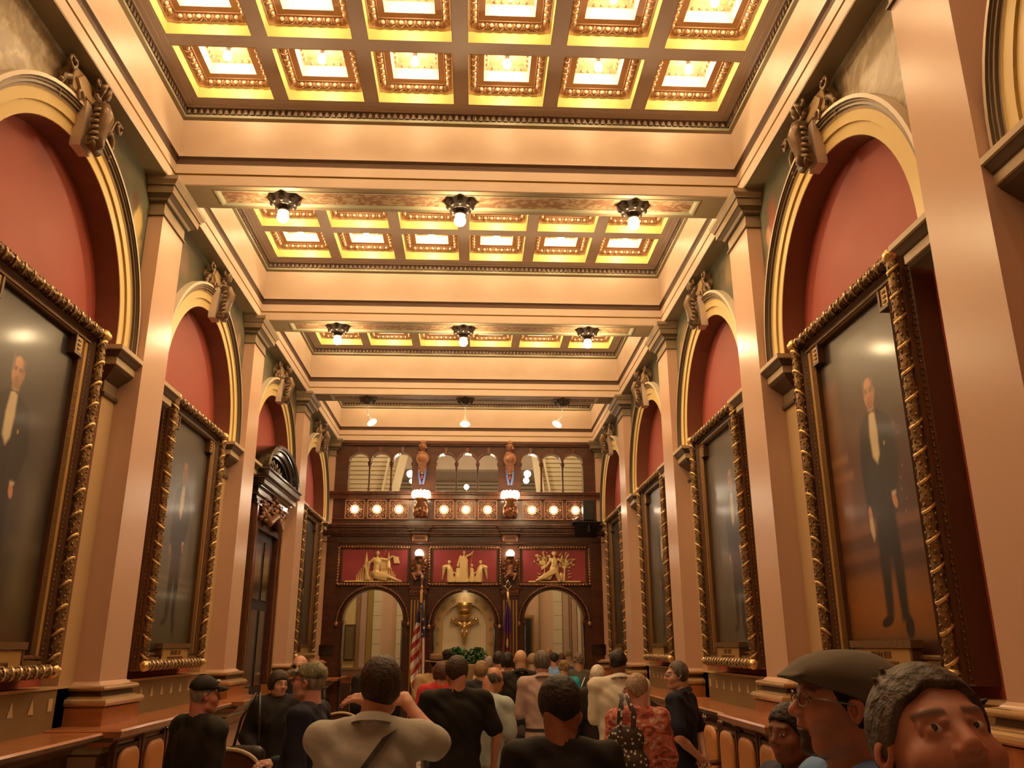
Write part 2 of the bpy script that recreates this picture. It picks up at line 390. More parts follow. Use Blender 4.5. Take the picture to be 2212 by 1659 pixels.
        # piers + imposts (parts of the arch)
        for (p,q,sg) in ((y0,y0+.26,1),(y1-.26,y1,-1)):
            c=MB(); c.box(WX(s,HPIER),WX(s,HRED+.02),p,q,1.18 if not(s==-1 and k==doorbay) else 0,4.26,M['tan'])
            iz=[(3.86,.0),(3.865,.025),(3.89,.028),(3.895,.004),(4.0,.004),(4.01,.02),(4.04,.06),(4.08,.115),(4.10,.13),(4.105,.14),(4.165,.14),(4.17,.155),(4.215,.185),(4.22,.2),(4.258,.2)]
            im=['taupedark','taupedark','taupedark','taupe','taupedark','taupedark','taupedark','taupedark','pale','pale','taupedark','taupedark','pale','pale']
            rings=[]
            for z,o in iz:
                if sg>0: rings.append([(WX(s,HPIER-o),p,z),(WX(s,HPIER-o),q+o,z),(WX(s,HRED+.02),q+o,z)])
                else: rings.append([(WX(s,HPIER-o),q,z),(WX(s,HPIER-o),p-o,z),(WX(s,HRED+.02),p-o,z)])
            c.loft(rings,[M[t] for t in im],closed=False)
            rt=rings[-1]; e_=p if sg>0 else q
            c.add([rt[0],rt[1],rt[2],(WX(s,HRED+.02),e_,iz[-1][0])],[(0,1,2,3)],M['cream2'])
            c.obj('impost_pier',arch)
# back wall behind the camera
b=MB(); b.box(XC-3.4,XC+3.4,-3.1,-3,0,7.5,M['cream']); tag(b.obj('wall_rear'),'plain cream wall behind the camera',kind='structure')
# ------------------------------------------------------------------ painted surfaces (vertex colours)
def vnoise(U,V,scale,seed=0,octv=4):
    r=np.random.RandomState(seed); out=np.zeros_like(U); amp=1; tot=0
    for o in range(octv):
        g=r.rand(64,64); x=(U*scale*2**o)%63; y=(V*scale*2**o)%63; i=np.floor(x).astype(int); j=np.floor(y).astype(int); fx=x-i; fy=y-j
        fx=fx*fx*(3-2*fx); fy=fy*fy*(3-2*fy); i1=(i+1)%64; j1=(j+1)%64
        out+=amp*((g[i,j]*(1-fx)+g[i1,j]*fx)*(1-fy)+(g[i,j1]*(1-fx)+g[i1,j1]*fx)*fy); tot+=amp; amp*=.5
    return out/tot
class Paint:
    def __init__(s,U,V,base): s.U=U; s.V=V; s.C=np.zeros(U.shape+(3,)); s.C[:]=base
    def lay(s,m,c):
        c=np.asarray(c,float); s.C=s.C*(1-m[...,None])+c*m[...,None]; return s
    def poly(s,pts,c,a=1,soft=.0):
        U,V=s.U,s.V; ins=np.zeros(U.shape,bool); dmin=np.full(U.shape,9.); n=len(pts)
        for i in range(n):
            (x0,y0),(x1,y1)=pts[i],pts[(i+1)%n]
            c_=((y0>V)!=(y1>V))&(U<(x1-x0)*(V-y0)/((y1-y0) or 1e-9)+x0); ins^=c_
            if soft:
                L=(x1-x0)**2+(y1-y0)**2+1e-12; t=np.clip(((U-x0)*(x1-x0)+(V-y0)*(y1-y0))/L,0,1)
                dmin=np.minimum(dmin,np.hypot(U-x0-t*(x1-x0),V-y0-t*(y1-y0)))
        m=ins.astype(float)
        if soft: m=np.clip(.5+np.where(ins,dmin,-dmin)/soft*.5,0,1)
        return s.lay(m*a,c)
    def ell(s,x,y,rx,ry,c,a=1,soft=.15,rot=0):
        dx=s.U-x; dy=s.V-y; ca,sa=math.cos(rot),math.sin(rot); p=dx*ca+dy*sa; q=-dx*sa+dy*ca
        d=np.sqrt((p/rx)**2+(q/ry)**2); return s.lay(np.clip((1-d)/soft+.5,0,1)*a,c)
    def rect(s,x0,x1,y0,y1,c,a=1,soft=.01): return s.poly([(x0,y0),(x1,y0),(x1,y1),(x0,y1)],c,a,soft)
def grid_obj(name,U,V,C,pos,mat_,parent,mask=None):
    nu,nv=U.shape; P=pos(U.ravel(),V.ravel()); idx=np.arange(nu*nv).reshape(nu,nv)
    q=np.stack([idx[:-1,:-1],idx[1:,:-1],idx[1:,1:],idx[:-1,1:]],-1).reshape(-1,4)
    if mask is not None: mk=mask.ravel(); q=q[mk[q].all(1)]
    me=bpy.data.meshes.new(name); me.from_pydata(P.tolist(),[],q.tolist()); me.materials.append(mat_)
    ca=me.color_attributes.new('Col','FLOAT_COLOR','POINT'); A=np.ones((nu*nv,4),np.float32); A[:,:3]=np.clip(C.reshape(-1,3),0,1); ca.data.foreach_set('color',A.ravel())
    o=bpy.data.objects.new(name,me); COL.objects.link(o)
    if parent is not None: o.parent=parent; o.matrix_parent_inverse=parent_inv(parent)
    return o
M['canvas']=vcmat('varnished_oil_canvas',.34,.5,coat=.25,bump=(160,.12,.001))
M['mural']=vcmat('painted_spandrel_mural',.38,.5,bump=(6,.3,.02))
SK=(.50,.25,.135)
def portrait(w,h,n,kind):
    nu=int(w*n)+1; nv=int(h*n)+1; U,V=np.meshgrid(np.linspace(-w/2,w/2,nu),np.linspace(0,h,nv),indexing='ij')
    # V measured from canvas bottom (world z=1.70)
    N=vnoise(U+3,V+3,2.2,kind['seed']); N2=vnoise(U+3,V+3,9,kind['seed']+1)
    bg=np.array(kind['bg']); P=Paint(U,V,bg); P.C*= (.75+.5*N)[...,None]
    x=kind['x']; suit=kind.get('suit',(.013,.012,.010))
    if kind['t']=='right':
        P.rect(-.7,-.12,.5,1.62,(.155,.045,.018),.85,.5)
        P.rect(-.68,-.42,1.32,2.1,(.17,.075,.03),.9,.06)
        for i in range(7): P.rect(-.66+.036*i,-.652+.036*i,1.42,2.05,(.10,.04,.016),.6,.01)
        P.rect(-.68,-.36,1.44,1.50,(.26,.13,.06),.9,.02); P.rect(-.68,-.30,1.30,1.36,(.26,.12,.055),.9,.02); P.rect(-.68,-.36,.8,1.30,(.19,.08,.03),.8,.04)
        for i,(z0,z1,c) in enumerate([(.86,.95,(.19,.085,.045)),(.76,.86,(.085,.035,.016)),(.68,.76,(.16,.07,.035)),(.58,.68,(.075,.03,.013)),(.50,.58,(.12,.055,.025))]): P.rect(-.68,.68,z0,z1,c,.9,.02)
        P.rect(-.68,.68,.12,.5,(.21,.075,.012),.95,.12); P.ell(-.1,.42,.5,.16,(.27,.10,.02),.6,.8); P.rect(-.68,.68,0,.13,(.05,.02,.008),1,.03)
        P.ell(.52,1.35,.22,.30,(.06,.02,.012),.8,.6); P.rect(.38,.68,.95,1.05,(.07,.025,.012),.7,.05)
        for i in range(9): P.ell(.40+.03*math.sin(i*2),.95+.075*i,.008,.012,(.3,.2,.1),.7,.5)
    elif kind['t']=='robe':
        P.rect(-.7,.7,0,.6,(.05,.035,.012),.8,.3); P.ell(-.2,.35,.28,.5,(.16,.012,.008),.9,.5); P.ell(-.05,.1,.5,.2,(.10,.012,.01),.8,.8)
        P.rect(.22,.50,.15,1.3,(.10,.085,.04),.6,.12); P.rect(.28,.44,.4,1.2,(.13,.11,.055),.5,.08); P.rect(.16,.6,.75,.82,(.12,.10,.05),.5,.05)
        P.ell(.45,1.7,.2,.35,(.09,.075,.06),.4,1)
    elif kind['t']=='hall':
        for i,z in enumerate((.78,.70,.62)): P.rect(-.7,.7,z-.02,z+.02,(.22,.2,.14),.55,.03)
        for x0 in (-.5,-.2,.25,.5): P.rect(x0-.05,x0+.05,.85,1.5,(.16,.145,.11),.35,.08)
        P.rect(-.7,.7,0,.3,(.035,.028,.01),.7,.2)
    else:
        P.rect(-.7,.7,0,.45,(.05,.035,.015),.6,.3)
        for x0,a in ((-.45,.25),(.42,.3),(.15,.2)): P.ell(x0,.9,.12,.7,(.14,.12,.09),a,.9)
    z=kind['z']   # head top height
    def X(d): return x+d
    # legs, shoes
    P.poly([(X(-.13),z-.98),(X(.15),z-.98),(X(.17),z-1.35),(X(.15),z-1.72),(X(.05),z-1.72),(X(.03),z-1.3),(X(-.0),z-1.3),(X(-.05),z-1.68),(X(-.15),z-1.68),(X(-.15),z-1.3)],suit,1,.02)
    P.ell(X(-.15),z-1.715,.09,.035,(.012,.008,.006),1,.2,.25); P.ell(X(.14),z-1.76,.055,.075,(.012,.008,.006),1,.2,-.2)
    # coat, arms
    P.poly([(X(-.05),z-.24),(X(-.20),z-.34),(X(-.235),z-.6),(X(-.20),z-.98),(X(.18),z-1.0),(X(.25),z-.62),(X(.24),z-.36),(X(.09),z-.25)],suit,1,.02)
    P.poly([(X(-.20),z-.34),(X(-.26),z-.6),(X(-.24),z-.93),(X(-.17),z-.93),(X(-.13),z-.6)],suit,1,.02)
    P.poly([(X(.24),z-.36),(X(.31),z-.62),(X(.20),z-.93),(X(.13),z-.86),(X(.18),z-.6)],suit,1,.02)
    P.poly([(X(.03),z-.30),(X(.10),z-.5),(X(.085),z-.9),(X(.075),z-.9),(X(.09),z-.5)],(.03,.025,.02),.8,.01)
    # shirt front, bow tie
    P.poly([(X(-.035),z-.23),(X(.045),z-.23),(X(.055),z-.42),(X(.045),z-.58),(X(.0),z-.64),(X(-.055),z-.58),(X(-.062),z-.42)],(.66,.56,.36),kind.get('sh',1),.015)
    P.poly([(X(-.05),z-.275),(X(0),z-.262),(X(.05),z-.275),(X(.05),z-.245),(X(0),z-.255),(X(-.05),z-.245)],(.01,.008,.006),1,.006)
    # head
    sk=np.array(SK)*kind.get('sk',1)
    P.ell(X(0),z-.12,.078,.115,sk,1,.12); P.poly([(X(-.045),z-.18),(X(.045),z-.18),(X(.05),z-.25),(X(-.04),z-.25)],sk*.6,1,.02)
    P.ell(X(.03),z-.13,.055,.09,sk*.7,.6,.5); P.ell(X(-.01),z-.06,.05,.04,sk*1.25,.7,.6)
    P.ell(X(-.068),z-.07,.018,.06,(.16,.12,.09),.8,.5); P.ell(X(.07),z-.07,.018,.06,(.12,.09,.07),.8,.5)
    for e in (-.032,.03): P.ell(X(e),z-.105,.018,.009,(.08,.035,.02),.9,.5); P.ell(X(e),z-.088,.022,.006,(.12,.06,.035),.8,.5)
    P.ell(X(-.002),z-.135,.012,.03,sk*1.2,.6,.6); P.ell(X(0),z-.157,.02,.007,(.14,.05,.03),.8,.5); P.ell(X(0),z-.182,.026,.006,(.22,.06,.045),.8,.5)
    P.ell(X(.08),z-.125,.014,.03,sk*.7,.9,.3)
    # hands
    P.ell(X(.17),z-.93,.03,.055,sk,1,.25,.3); P.ell(X(-.205),z-.97,.028,.055,sk,1,.25); P.rect(X(.14),X(.20),z-.89,z-.865,(.6,.5,.35),.9,.01)
    if kind['t']=='right': P.poly([(X(-.23),z-1.0),(X(-.18),z-1.0),(X(-.17),z-1.12),(X(-.20),z-1.17),(X(-.235),z-1.08)],(.55,.46,.33),1,.01)
    P.ell(X(.13),z-.52,.014,.016,(.4,.33,.22),.9,.4)
    P.C*=(.94+.12*N2)[...,None]
    return U,V,P.C
PORT={
 (1,1):dict(t='right',seed=3,bg=(.060,.044,.030),x=.10,z=1.97,n=115,name='ABRAHAM M. BEITLER',sub='GRAND MASTER OF PENNSYLVANIA',yr='1912-1913',
   label='gilt framed portrait of bald man in evening dress beside a column, nearest right'),
 (1,2):dict(t='dim',seed=5,bg=(.085,.075,.062),x=.22,z=1.99,n=70,name='JOHN L. KINSEY',sub='GRAND MASTER OF PENNSYLVANIA',yr='1914-15',sh=.55,sk=.7,
   label='gilt framed dim grey-green portrait under the second arch of the right wall'),
 (1,3):dict(t='dim',seed=8,bg=(.075,.07,.055),x=.15,z=1.97,n=50,name='',sub='',yr='',sh=.8,sk=.8,
   label='gilt framed portrait catching a bright glare, third arch of the right wall'),
 (1,4):dict(t='dim',seed=9,bg=(.040,.036,.030),x=.14,z=1.97,n=45,name='',sub='',yr='',
   label='gilt framed dark portrait closest to the carved screen on the right wall'),
 (-1,1):dict(t='robe',seed=12,bg=(.040,.034,.030),x=-.08,z=2.06,n=100,name='',sub='GRAND MASTER OF PENNSYLVANIA',yr='',
   label='gilt framed portrait of man in black tie beside red robe, nearest left'),
 (-1,2):dict(t='hall',seed=15,bg=(.080,.074,.058),x=-.02,z=2.06,n=70,name='JOHN HENRY C. LAW',sub='GRAND MASTER OF PENNSYLVANIA',yr='19-19',sh=.6,sk=.6,
   label='gilt framed misty grey-green portrait under the second arch of the left wall'),
 (-1,4):dict(t='dim',seed=18,bg=(.055,.052,.045),x=-.16,z=2.0,n=50,name='',sub='',yr='',
   label='gilt framed dark portrait between the black portal and the carved screen'),
}
def text_obj(txt,size,mat_,parent,Mx,name='plaque_lettering',sx=1):
    cu=bpy.data.curves.new(name,'FONT'); cu.body=txt; cu.size=size; cu.align_x='CENTER'; cu.extrude=.001; cu.offset=.0006
    t=bpy.data.objects.new(name,cu); COL.objects.link(t); dg=bpy.context.evaluated_depsgraph_get(); me=bpy.data.meshes.new_from_object(t.evaluated_get(dg)); bpy.data.objects.remove(t)
    me.transform(Mx@Matrix.Diagonal((sx,1,1,1))); me.materials.clear(); me.materials.append(mat_)
    o=bpy.data.objects.new(name,me); COL.objects.link(o); o.parent=parent; o.matrix_parent_inverse=parent_inv(parent); return o
def frame_bar(b,p0,p1,r,mat_a,mat_b,n_w,twist=1):
    """round leaf-carved moulding with gilt ribbon windings between two points"""
    p0=Vector(p0); p1=Vector(p1); d=p1-p0; L=d.length; t=d.normalized(); up=Vector((1,0,0)) if abs(t.x)<.9 else Vector((0,0,1)); a=t.cross(up).normalized(); c=t.cross(a); r=r*.86
    N=int(L/.028); pts=[p0+d*i/N for i in range(N+1)]; b.tube(pts,[r*(.82+.16*((i*7919)%5)/4) for i in range(N+1)],mat_a,8)
    for i in range(N):
        for q in range(3):
            an=q*2.1+i*.9*twist; o=a*math.cos(an)+c*math.sin(an); b.ball(tuple(pts[i]+o*r*.85),(.010,.010,.014),mat_a,5,4)
    for k in range(n_w):
        u=(k+.5)/n_w; cen=p0+d*u; w=.0115; seg=9; ring=[]
        for j in range(seg+1):
            an=PI*2*j/seg; sh=(math.sin(an)*.035)*twist
            ring.append((an,sh))
        rings=[]
        for an,sh in ring:
            o=a*math.cos(an)+c*math.sin(an); rings.append([tuple(cen+t*(sh-w)+o*r*1.02),tuple(cen+t*sh+o*r*1.16),tuple(cen+t*(sh+w)+o*r*1.02)])
        b.loft(rings,mat_b,closed=False,smooth=True)
for (s,k),kd in PORT.items():
    y0,y1=PILY[k][1],PILY[k+1][0]; yc=(y0+y1)/2
    def L(u,z,h): return (WX(s,h),yc-s*u,z)     # u to viewer's right
    hw=.915; zt,zb=4.32,1.575
    root=empty('framed_portrait',(WX(s,HRED),yc,zb)); tag(root,kd['label'],'painting','gilt framed portraits on the side walls')
    # outer box frame: dark sides, coves and beads as nested rectangular rings
    b=MB()
    def R(i,h): return [L(-hw+i,zb+i,h),L(hw-i,zb+i,h),L(hw-i,zt-i,h),L(-hw+i,zt-i,h)]
    pr=[(.0,HRED-.002),(.0,3.02),(.012,3.01),(.012,2.99),(.0,2.98),(.0,2.955),(.03,2.95),(.10,2.955),(.115,2.985),(.13,2.99),(.14,2.972),(.155,2.972),(.165,2.99)]
    pm=['framewood','framewood','gilt','framewood','framewood','framewood','framewood','framewood','framewood','gilt','gilt','framewood']
    b.loft([R(i,h) for i,h in pr],[M[q] for q in pm])
    for i in range(64):
        z=zb+.04+i*(zt-zb-.08)/63
        for u in (-1,1): b.ball(L(u*(hw-.006),z,3.0),.009,M['gilt'],5,4)
    for i in range(44):
        u=-hw+.04+i*(2*hw-.08)/43; b.ball(L(u,zt-.006,3.0),.009,M['gilt'],5,4)
    for u in (-1,1):
        for i in range(70): b.ball(L(u*(hw-.148),zb+.17+i*.0355,2.97),.008,M['gilt'],5,4)
    b.obj('frame',root)
    b=MB(); r=.048; hb=2.93
    side=[L(-hw+.05,zb+.06,hb),L(-hw+.05,zt-.05,hb)]
    frame_bar(b,L(-hw+.05,zb+.05,hb),L(-hw+.05,zt-.05,hb),r,M['gilt'],M['giltr'],15,1)
    frame_bar(b,L(hw-.05,zb+.05,hb),L(hw-.05,zt-.05,hb),r,M['gilt'],M['giltr'],15,-1)
    frame_bar(b,L(-hw+.05,zt-.05,hb),L(hw-.05,zt-.05,hb),r,M['gilt'],M['torus'],14,1)
    b.obj('ribbon_moulding',root)
    b=MB(); frame_bar(b,L(-hw+.07,zb+.05,hb-.01),L(hw-.07,zb+.05,hb-.01),r*1.1,M['gilt'],M['torus'],16,1); b.obj('bottom_roll',root)
    for u in (-1,1):
        for z in (zb+.05,zt-.05): b=MB(); b.ball(L(u*(hw-.045),z,hb-.01),(.05,.05,.055),M['giltr'],10,7); b.ball(L(u*(hw-.02),z,hb-.03),.032,M['giltr'],8,6); b.obj('corner_boss',root)
    # gold liner with stepped top corners
    b=MB(); i0=.165; cx,ct,cb=.655,4.15,1.70
    b.loft([R(i0,2.985),[L(-cx-.03,cb-.02,2.99),L(cx+.03,cb-.02,2.99),L(cx+.03,ct+.03,2.99),L(-cx-.03,ct+.03,2.99)]],M['giltflat'])
    b.loft([[L(-cx-.03,cb-.02,2.99),L(cx+.03,cb-.02,2.99),L(cx+.03,ct+.03,2.99),L(-cx-.03,ct+.03,2.99)],[L(-cx-.02,cb-.01,2.97),L(cx+.02,cb-.01,2.97),L(cx+.02,ct+.02,2.97),L(-cx-.02,ct+.02,2.97)],[L(-cx,cb,3.0),L(cx,cb,3.0),L(cx,ct,3.0),L(-cx,ct,3.0)],[L(-cx,cb,3.05),L(cx,cb,3.05),L(cx,ct,3.05),L(-cx,ct,3.05)]],[M['framewood'],M['gilt'],M['framewood']])
    for u in (-1,1):
        b.box(*sorted((WX(s,2.985),WX(s,3.05))),*sorted((yc-s*u*(cx-.10),yc-s*u*(cx+.02))),ct-.12,ct+.02,M['giltflat'])
        b.box(*sorted((WX(s,2.975),WX(s,3.05))),*sorted((yc-s*u*(cx-.125),yc-s*u*(cx-.10))),ct-.145,ct+.01,M['framewood'])
        b.box(*sorted((WX(s,2.975),WX(s,3.05))),*sorted((yc-s*u*(cx-.10),yc-s*u*(cx+.0))),ct-.145,ct-.12,M['framewood'])
        for j in range(3): b.box(*sorted((WX(s,2.978),WX(s,2.99))),*sorted((yc-s*u*(cx-.07+.0*j),yc-s*u*(cx-.03))),ct-.10+.035*j,ct-.085+.035*j,M['framewood'])
    b.obj('gold_liner',root)
    U_,V_,C_=portrait(1.31,2.45,kd['n'],kd)
    grid_obj('canvas',U_,V_,C_,lambda u,v:np.stack([np.full_like(u,WX(s,3.035)),yc-s*u,1.70+v],1),M['canvas'],root)
    # name plaque
    b=MB(); b.box(*sorted((WX(s,2.93),WX(s,3.0))),yc-.40,yc+.40,1.60,1.775,M['giltflat'])
    b.box(*sorted((WX(s,2.915),WX(s,3.0))),yc-.44,yc+.44,1.78,1.83,M['gilt']); b.box(*sorted((WX(s,2.925),WX(s,3.0))),yc-.43,yc-.40,1.70,1.78,M['framewood']); b.box(*sorted((WX(s,2.925),WX(s,3.0))),yc+.40,yc+.43,1.70,1.78,M['framewood'])
    for u in (-1,1): b.box(*sorted((WX(s,2.94),WX(s,3.0))),*sorted((yc-s*u*.44,yc-s*u*.72)),1.675,1.70,M['gilt'])
    pq=b.obj('name_plaque',root)
    ex=Vector((0,-s,0)); ez=Vector((0,0,1)); en=Vector((-s,0,0))
    def TM(z): return Matrix(((ex.x,ez.x,en.x,WX(s,2.9285)),(ex.y,ez.y,en.y,yc),(ex.z,ez.z,en.z,z),(0,0,0,1)))
    nm=kd['name']
    if nm: text_obj(nm,.062,M['text'],pq,TM(1.715),sx=.58*15/len(nm))
    if kd['sub']: text_obj(kd['sub'],.048,M['text'],pq,TM(1.665),sx=.62)
    if kd['yr']: text_obj(kd['yr'],.036,M['text'],pq,TM(1.624),sx=.8)

# ------------------------------------------------------------------ murals in the spandrels
def mural(s,k,n=26):
    y0,y1=PILY[k][1]-.01,PILY[k+1][0]+.01; yc=(y0+y1)/2; w=y1-y0; h=ZS-4.26
    nu=int(w*n)+1; nv=int(h*n)+1; U,V=np.meshgrid(np.linspace(-w/2,w/2,nu),np.linspace(0,h,nv),indexing='ij')
    # U>0 = viewer's right ;  far side of a left-wall bay is U>0
    sd=40+k*3+(s>0)*17; N=vnoise(U+4,V+2,3,sd); N2=vnoise(U+4+N,V+2+N*1.5,7,sd+1); N3=vnoise(U*1.2+4+2*N,V*.6+2,12,sd+2)
    P=Paint(U,V,(.075,.072,.045)); P.lay(np.clip(N*1.8-.5,0,1),(.15,.14,.085)); P.lay(np.clip(N2*2-1.05,0,1),(.045,.06,.045))
    near=-1 if s<0 else 1   # sign of U towards the camera
    far=-near
    if k==1:   # silvery satin drapery close to the camera
        m=np.clip((near*U-.25)/.2+ (N-.5)*1.2,0,1)*np.clip((V-.6)/.3,0,1); P.lay(m,(.34,.27,.17)); P.lay(m*np.clip(N3*2.4-.9,0,1),(.62,.54,.38)); P.lay(m*np.clip(N2*3-1.9,0,1),(.17,.13,.08))
        if s<0:
            P.ell(far*1.28,1.28,.10,.16,(.50,.36,.12),1,.4); P.poly([(far*1.12,.25),(far*1.18,1.15),(far*1.4,1.15),(far*1.44,.1)],(.46,.33,.11),.95,.05); P.lay(((abs(U-far*1.28)<.16)&(V<1.15)).astype(float)*np.clip(N3*3-1.6,0,1),(.24,.15,.045))
            P.ell(far*1.17,1.45,.07,.10,(.10,.05,.03),1,.4)
        else:
            P.poly([(far*1.02,1.05),(far*1.12,1.60),(far*1.22,1.55),(far*1.34,.9)],(.30,.07,.045),1,.08); P.poly([(far*1.25,.1),(far*1.28,1.2),(far*1.44,1.0),(far*1.45,.1)],(.52,.36,.16),1,.06); P.ell(far*1.30,1.28,.06,.10,(.48,.26,.15),1,.4)
    else:
        r=np.random.RandomState(sd)
        for sg in (-1,1):
            c=[(.36,.24,.10),(.22,.13,.08),(.15,.17,.10),(.40,.30,.18)][r.randint(4)]
            P.poly([(sg*1.1,.1),(sg*1.16,1.25),(sg*1.34,1.3),(sg*1.45,.1)],c,.85,.1); P.ell(sg*1.24,1.42,.07,.1,(.34,.19,.11),.9,.4)
            P.ell(sg*(1.02),1.5,.16,.16,c,.6,.7)
        P.lay(np.clip(N3*3-1.9,0,1)*.5,(.26,.2,.11))
    P.rect(-w,w,h-.08,h,(.03,.028,.018),.7,.06)
    mask=(np.hypot(U,V-.10)>1.35)|((V<.10)&(abs(U)>1.35))
    grid_obj('painted_mural',U,V,P.C,lambda u,v:np.stack([np.full_like(u,WX(s,HW)),yc-s*u,4.26+v],1),M['mural'],walls[s],mask)
for s in (-1,1):
    for k in range(1,5): mural(s,k,44 if k==1 else 30)

# ------------------------------------------------------------------ keystone cartouches
def spiral(c,r0,turns,d0,sg,L,n=22,w=.0):
    out=[]
    for i in range(n):
        t=i/(n-1); a=d0+sg*t*turns*2*PI; r=r0*(1-t*.82); out.append(L(c[0]+r*math.cos(a),c[1]+r*math.sin(a),w-.03*t))
    return out
def cartouche(s,yc):
    root=empty('cartouche',(WX(s,HW),yc,5.5)); 
    def L(u,z,h): return (WX(s,h),yc-s*u,z)
    b=MB(); fr=[L(-.085,5.48,2.885),L(.085,5.48,2.885),L(.125,5.85,2.865),L(-.125,5.85,2.865)]; bk=[L(-.085,5.48,2.968),L(.085,5.48,2.968),L(.125,5.85,2.968),L(-.125,5.85,2.968)]
    b.loft([bk,fr],M['cream']); b.add(fr,[(0,1,2,3)],M['cream']); b.add([bk[0],bk[1],fr[1],fr[0]],[(0,1,2,3)],M['taupe']); b.obj('keystone',root)
    b=MB()  # acanthus leaf over the keystone
    b.tube([L(0,5.87,2.86),L(0,5.86,2.80),L(0,5.78,2.77),L(0,5.68,2.80),L(0,5.60,2.81),L(0,5.53,2.80),L(0,5.51,2.83)],[.05,.065,.07,.07,.065,.055,.03],M['cart'],8)
    for i in range(6):
        z=5.83-.052*i
        for u in (-1,1): b.tube([L(0,z,2.80),L(u*.045,z-.005,2.79),L(u*.085,z-.03,2.81),L(u*.095,z-.055,2.83)],[.02,.022,.018,.006],M['cart'],6)
        b.ball(L(0,z,2.765),(.02,.02,.026),M['cartlt'],6,5)
    b.tube([L(-.09,5.525,2.83),L(.09,5.525,2.83)],.042,M['cart'],10); b.obj('acanthus_leaf',root)
    b=MB()
    pl=[(-.40,5.90),(-.30,5.83),(-.17,5.84),(0,5.86),(.17,5.84),(.30,5.83),(.40,5.90),(.33,6.03),(.16,6.06),(0,6.04),(-.16,6.06),(-.33,6.03)]
    b.loft([[L(u,z,2.967) for u,z in pl],[L(u,z,2.91) for u,z in pl],[L(u*.96,5.945+(z-5.945)*.9,2.895) for u,z in pl]],M['cartpl']); b.add([L(u*.96,5.945+(z-5.945)*.9,2.895) for u,z in pl],[tuple(range(12))],M['cartpl'])
    ip=[(-.30,5.93),(-.22,5.875),(.22,5.875),(.30,5.93),(.22,6.01),(-.22,6.01)]
    b.loft([[L(u,z,2.90) for u,z in ip],[L(u*.97,z,2.872) for u,z in ip]],M['cartpl']); b.add([L(u*.97,z,2.872) for u,z in ip],[tuple(range(6))],M['cartpl']); b.obj('shield_plate',root)
    for u in (-1,1):
        b=MB(); b.tube([L(u*.33,5.84,2.90)]+[L(u*.36,5.90,2.89)]+spiral((u*.42,5.965),.062,1.4,PI/2*0+(PI if u<0 else 0)+u*2.4,-u,L,22,2.87),.017,M['cart'],7)
        b.tube(spiral((u*.20,5.845),.045,1.3,-PI/2,u,L,16,2.885),.013,M['cartlt'],6)
        b.tube([L(u*.36,5.89,2.90),L(u*.43,5.85,2.90),L(u*.45,5.78,2.91),L(u*.43,5.70,2.93)],[.03,.028,.02,.008],M['cart'],7)
        for i in range(4): b.ball(L(u*(.455-.006*i),5.80-.045*i,2.905),.019-.003*i,M['cartlt'],6,5)
        b.obj('scroll_end',root); b=MB()
        b.tube(spiral((u*.075,6.035),.055,1.35,-PI/2,-u,L,20,2.84),.016,M['cart'],7)
        b.tube([L(u*.02,5.97,2.84),L(u*.05,6.02,2.80),L(u*.03,6.06,2.78)],[.028,.03,.015],M['cart'],7); b.obj('crest_scroll',root)
    b=MB()
    for i in range(5): b.ball(L((i-2)*.022,5.955+.004*i,2.845),.024,M['cartlt'],6,5)
    b.obj('leaf_boss',root); return root
M['cart']=mat('bronzed_plaster_scrollwork',(.16,.10,.055),.33,metal=.35); M['cartlt']=mat('pale_bronze_scrollwork',(.34,.24,.15),.3,metal=.35); M['cartpl']=mat('antique_tan_plate',(.40,.27,.13),.42,var=((.46,.33,.17),6,3,S1))  # cartlt: paler bronze for the beads and small scrolls
on=['','nearest','second','third','farthest']
for s in (-1,1):
    for k in range(1,5):
        yc=(PILY[k][1]+PILY[k+1][0])/2
        tag(cartouche(s,yc),'carved keystone cartouche with bronze scrolls on the %s arch of the %s wall'%(on[k],sidename[s]),'ornament','scrolled cartouches over the arches')

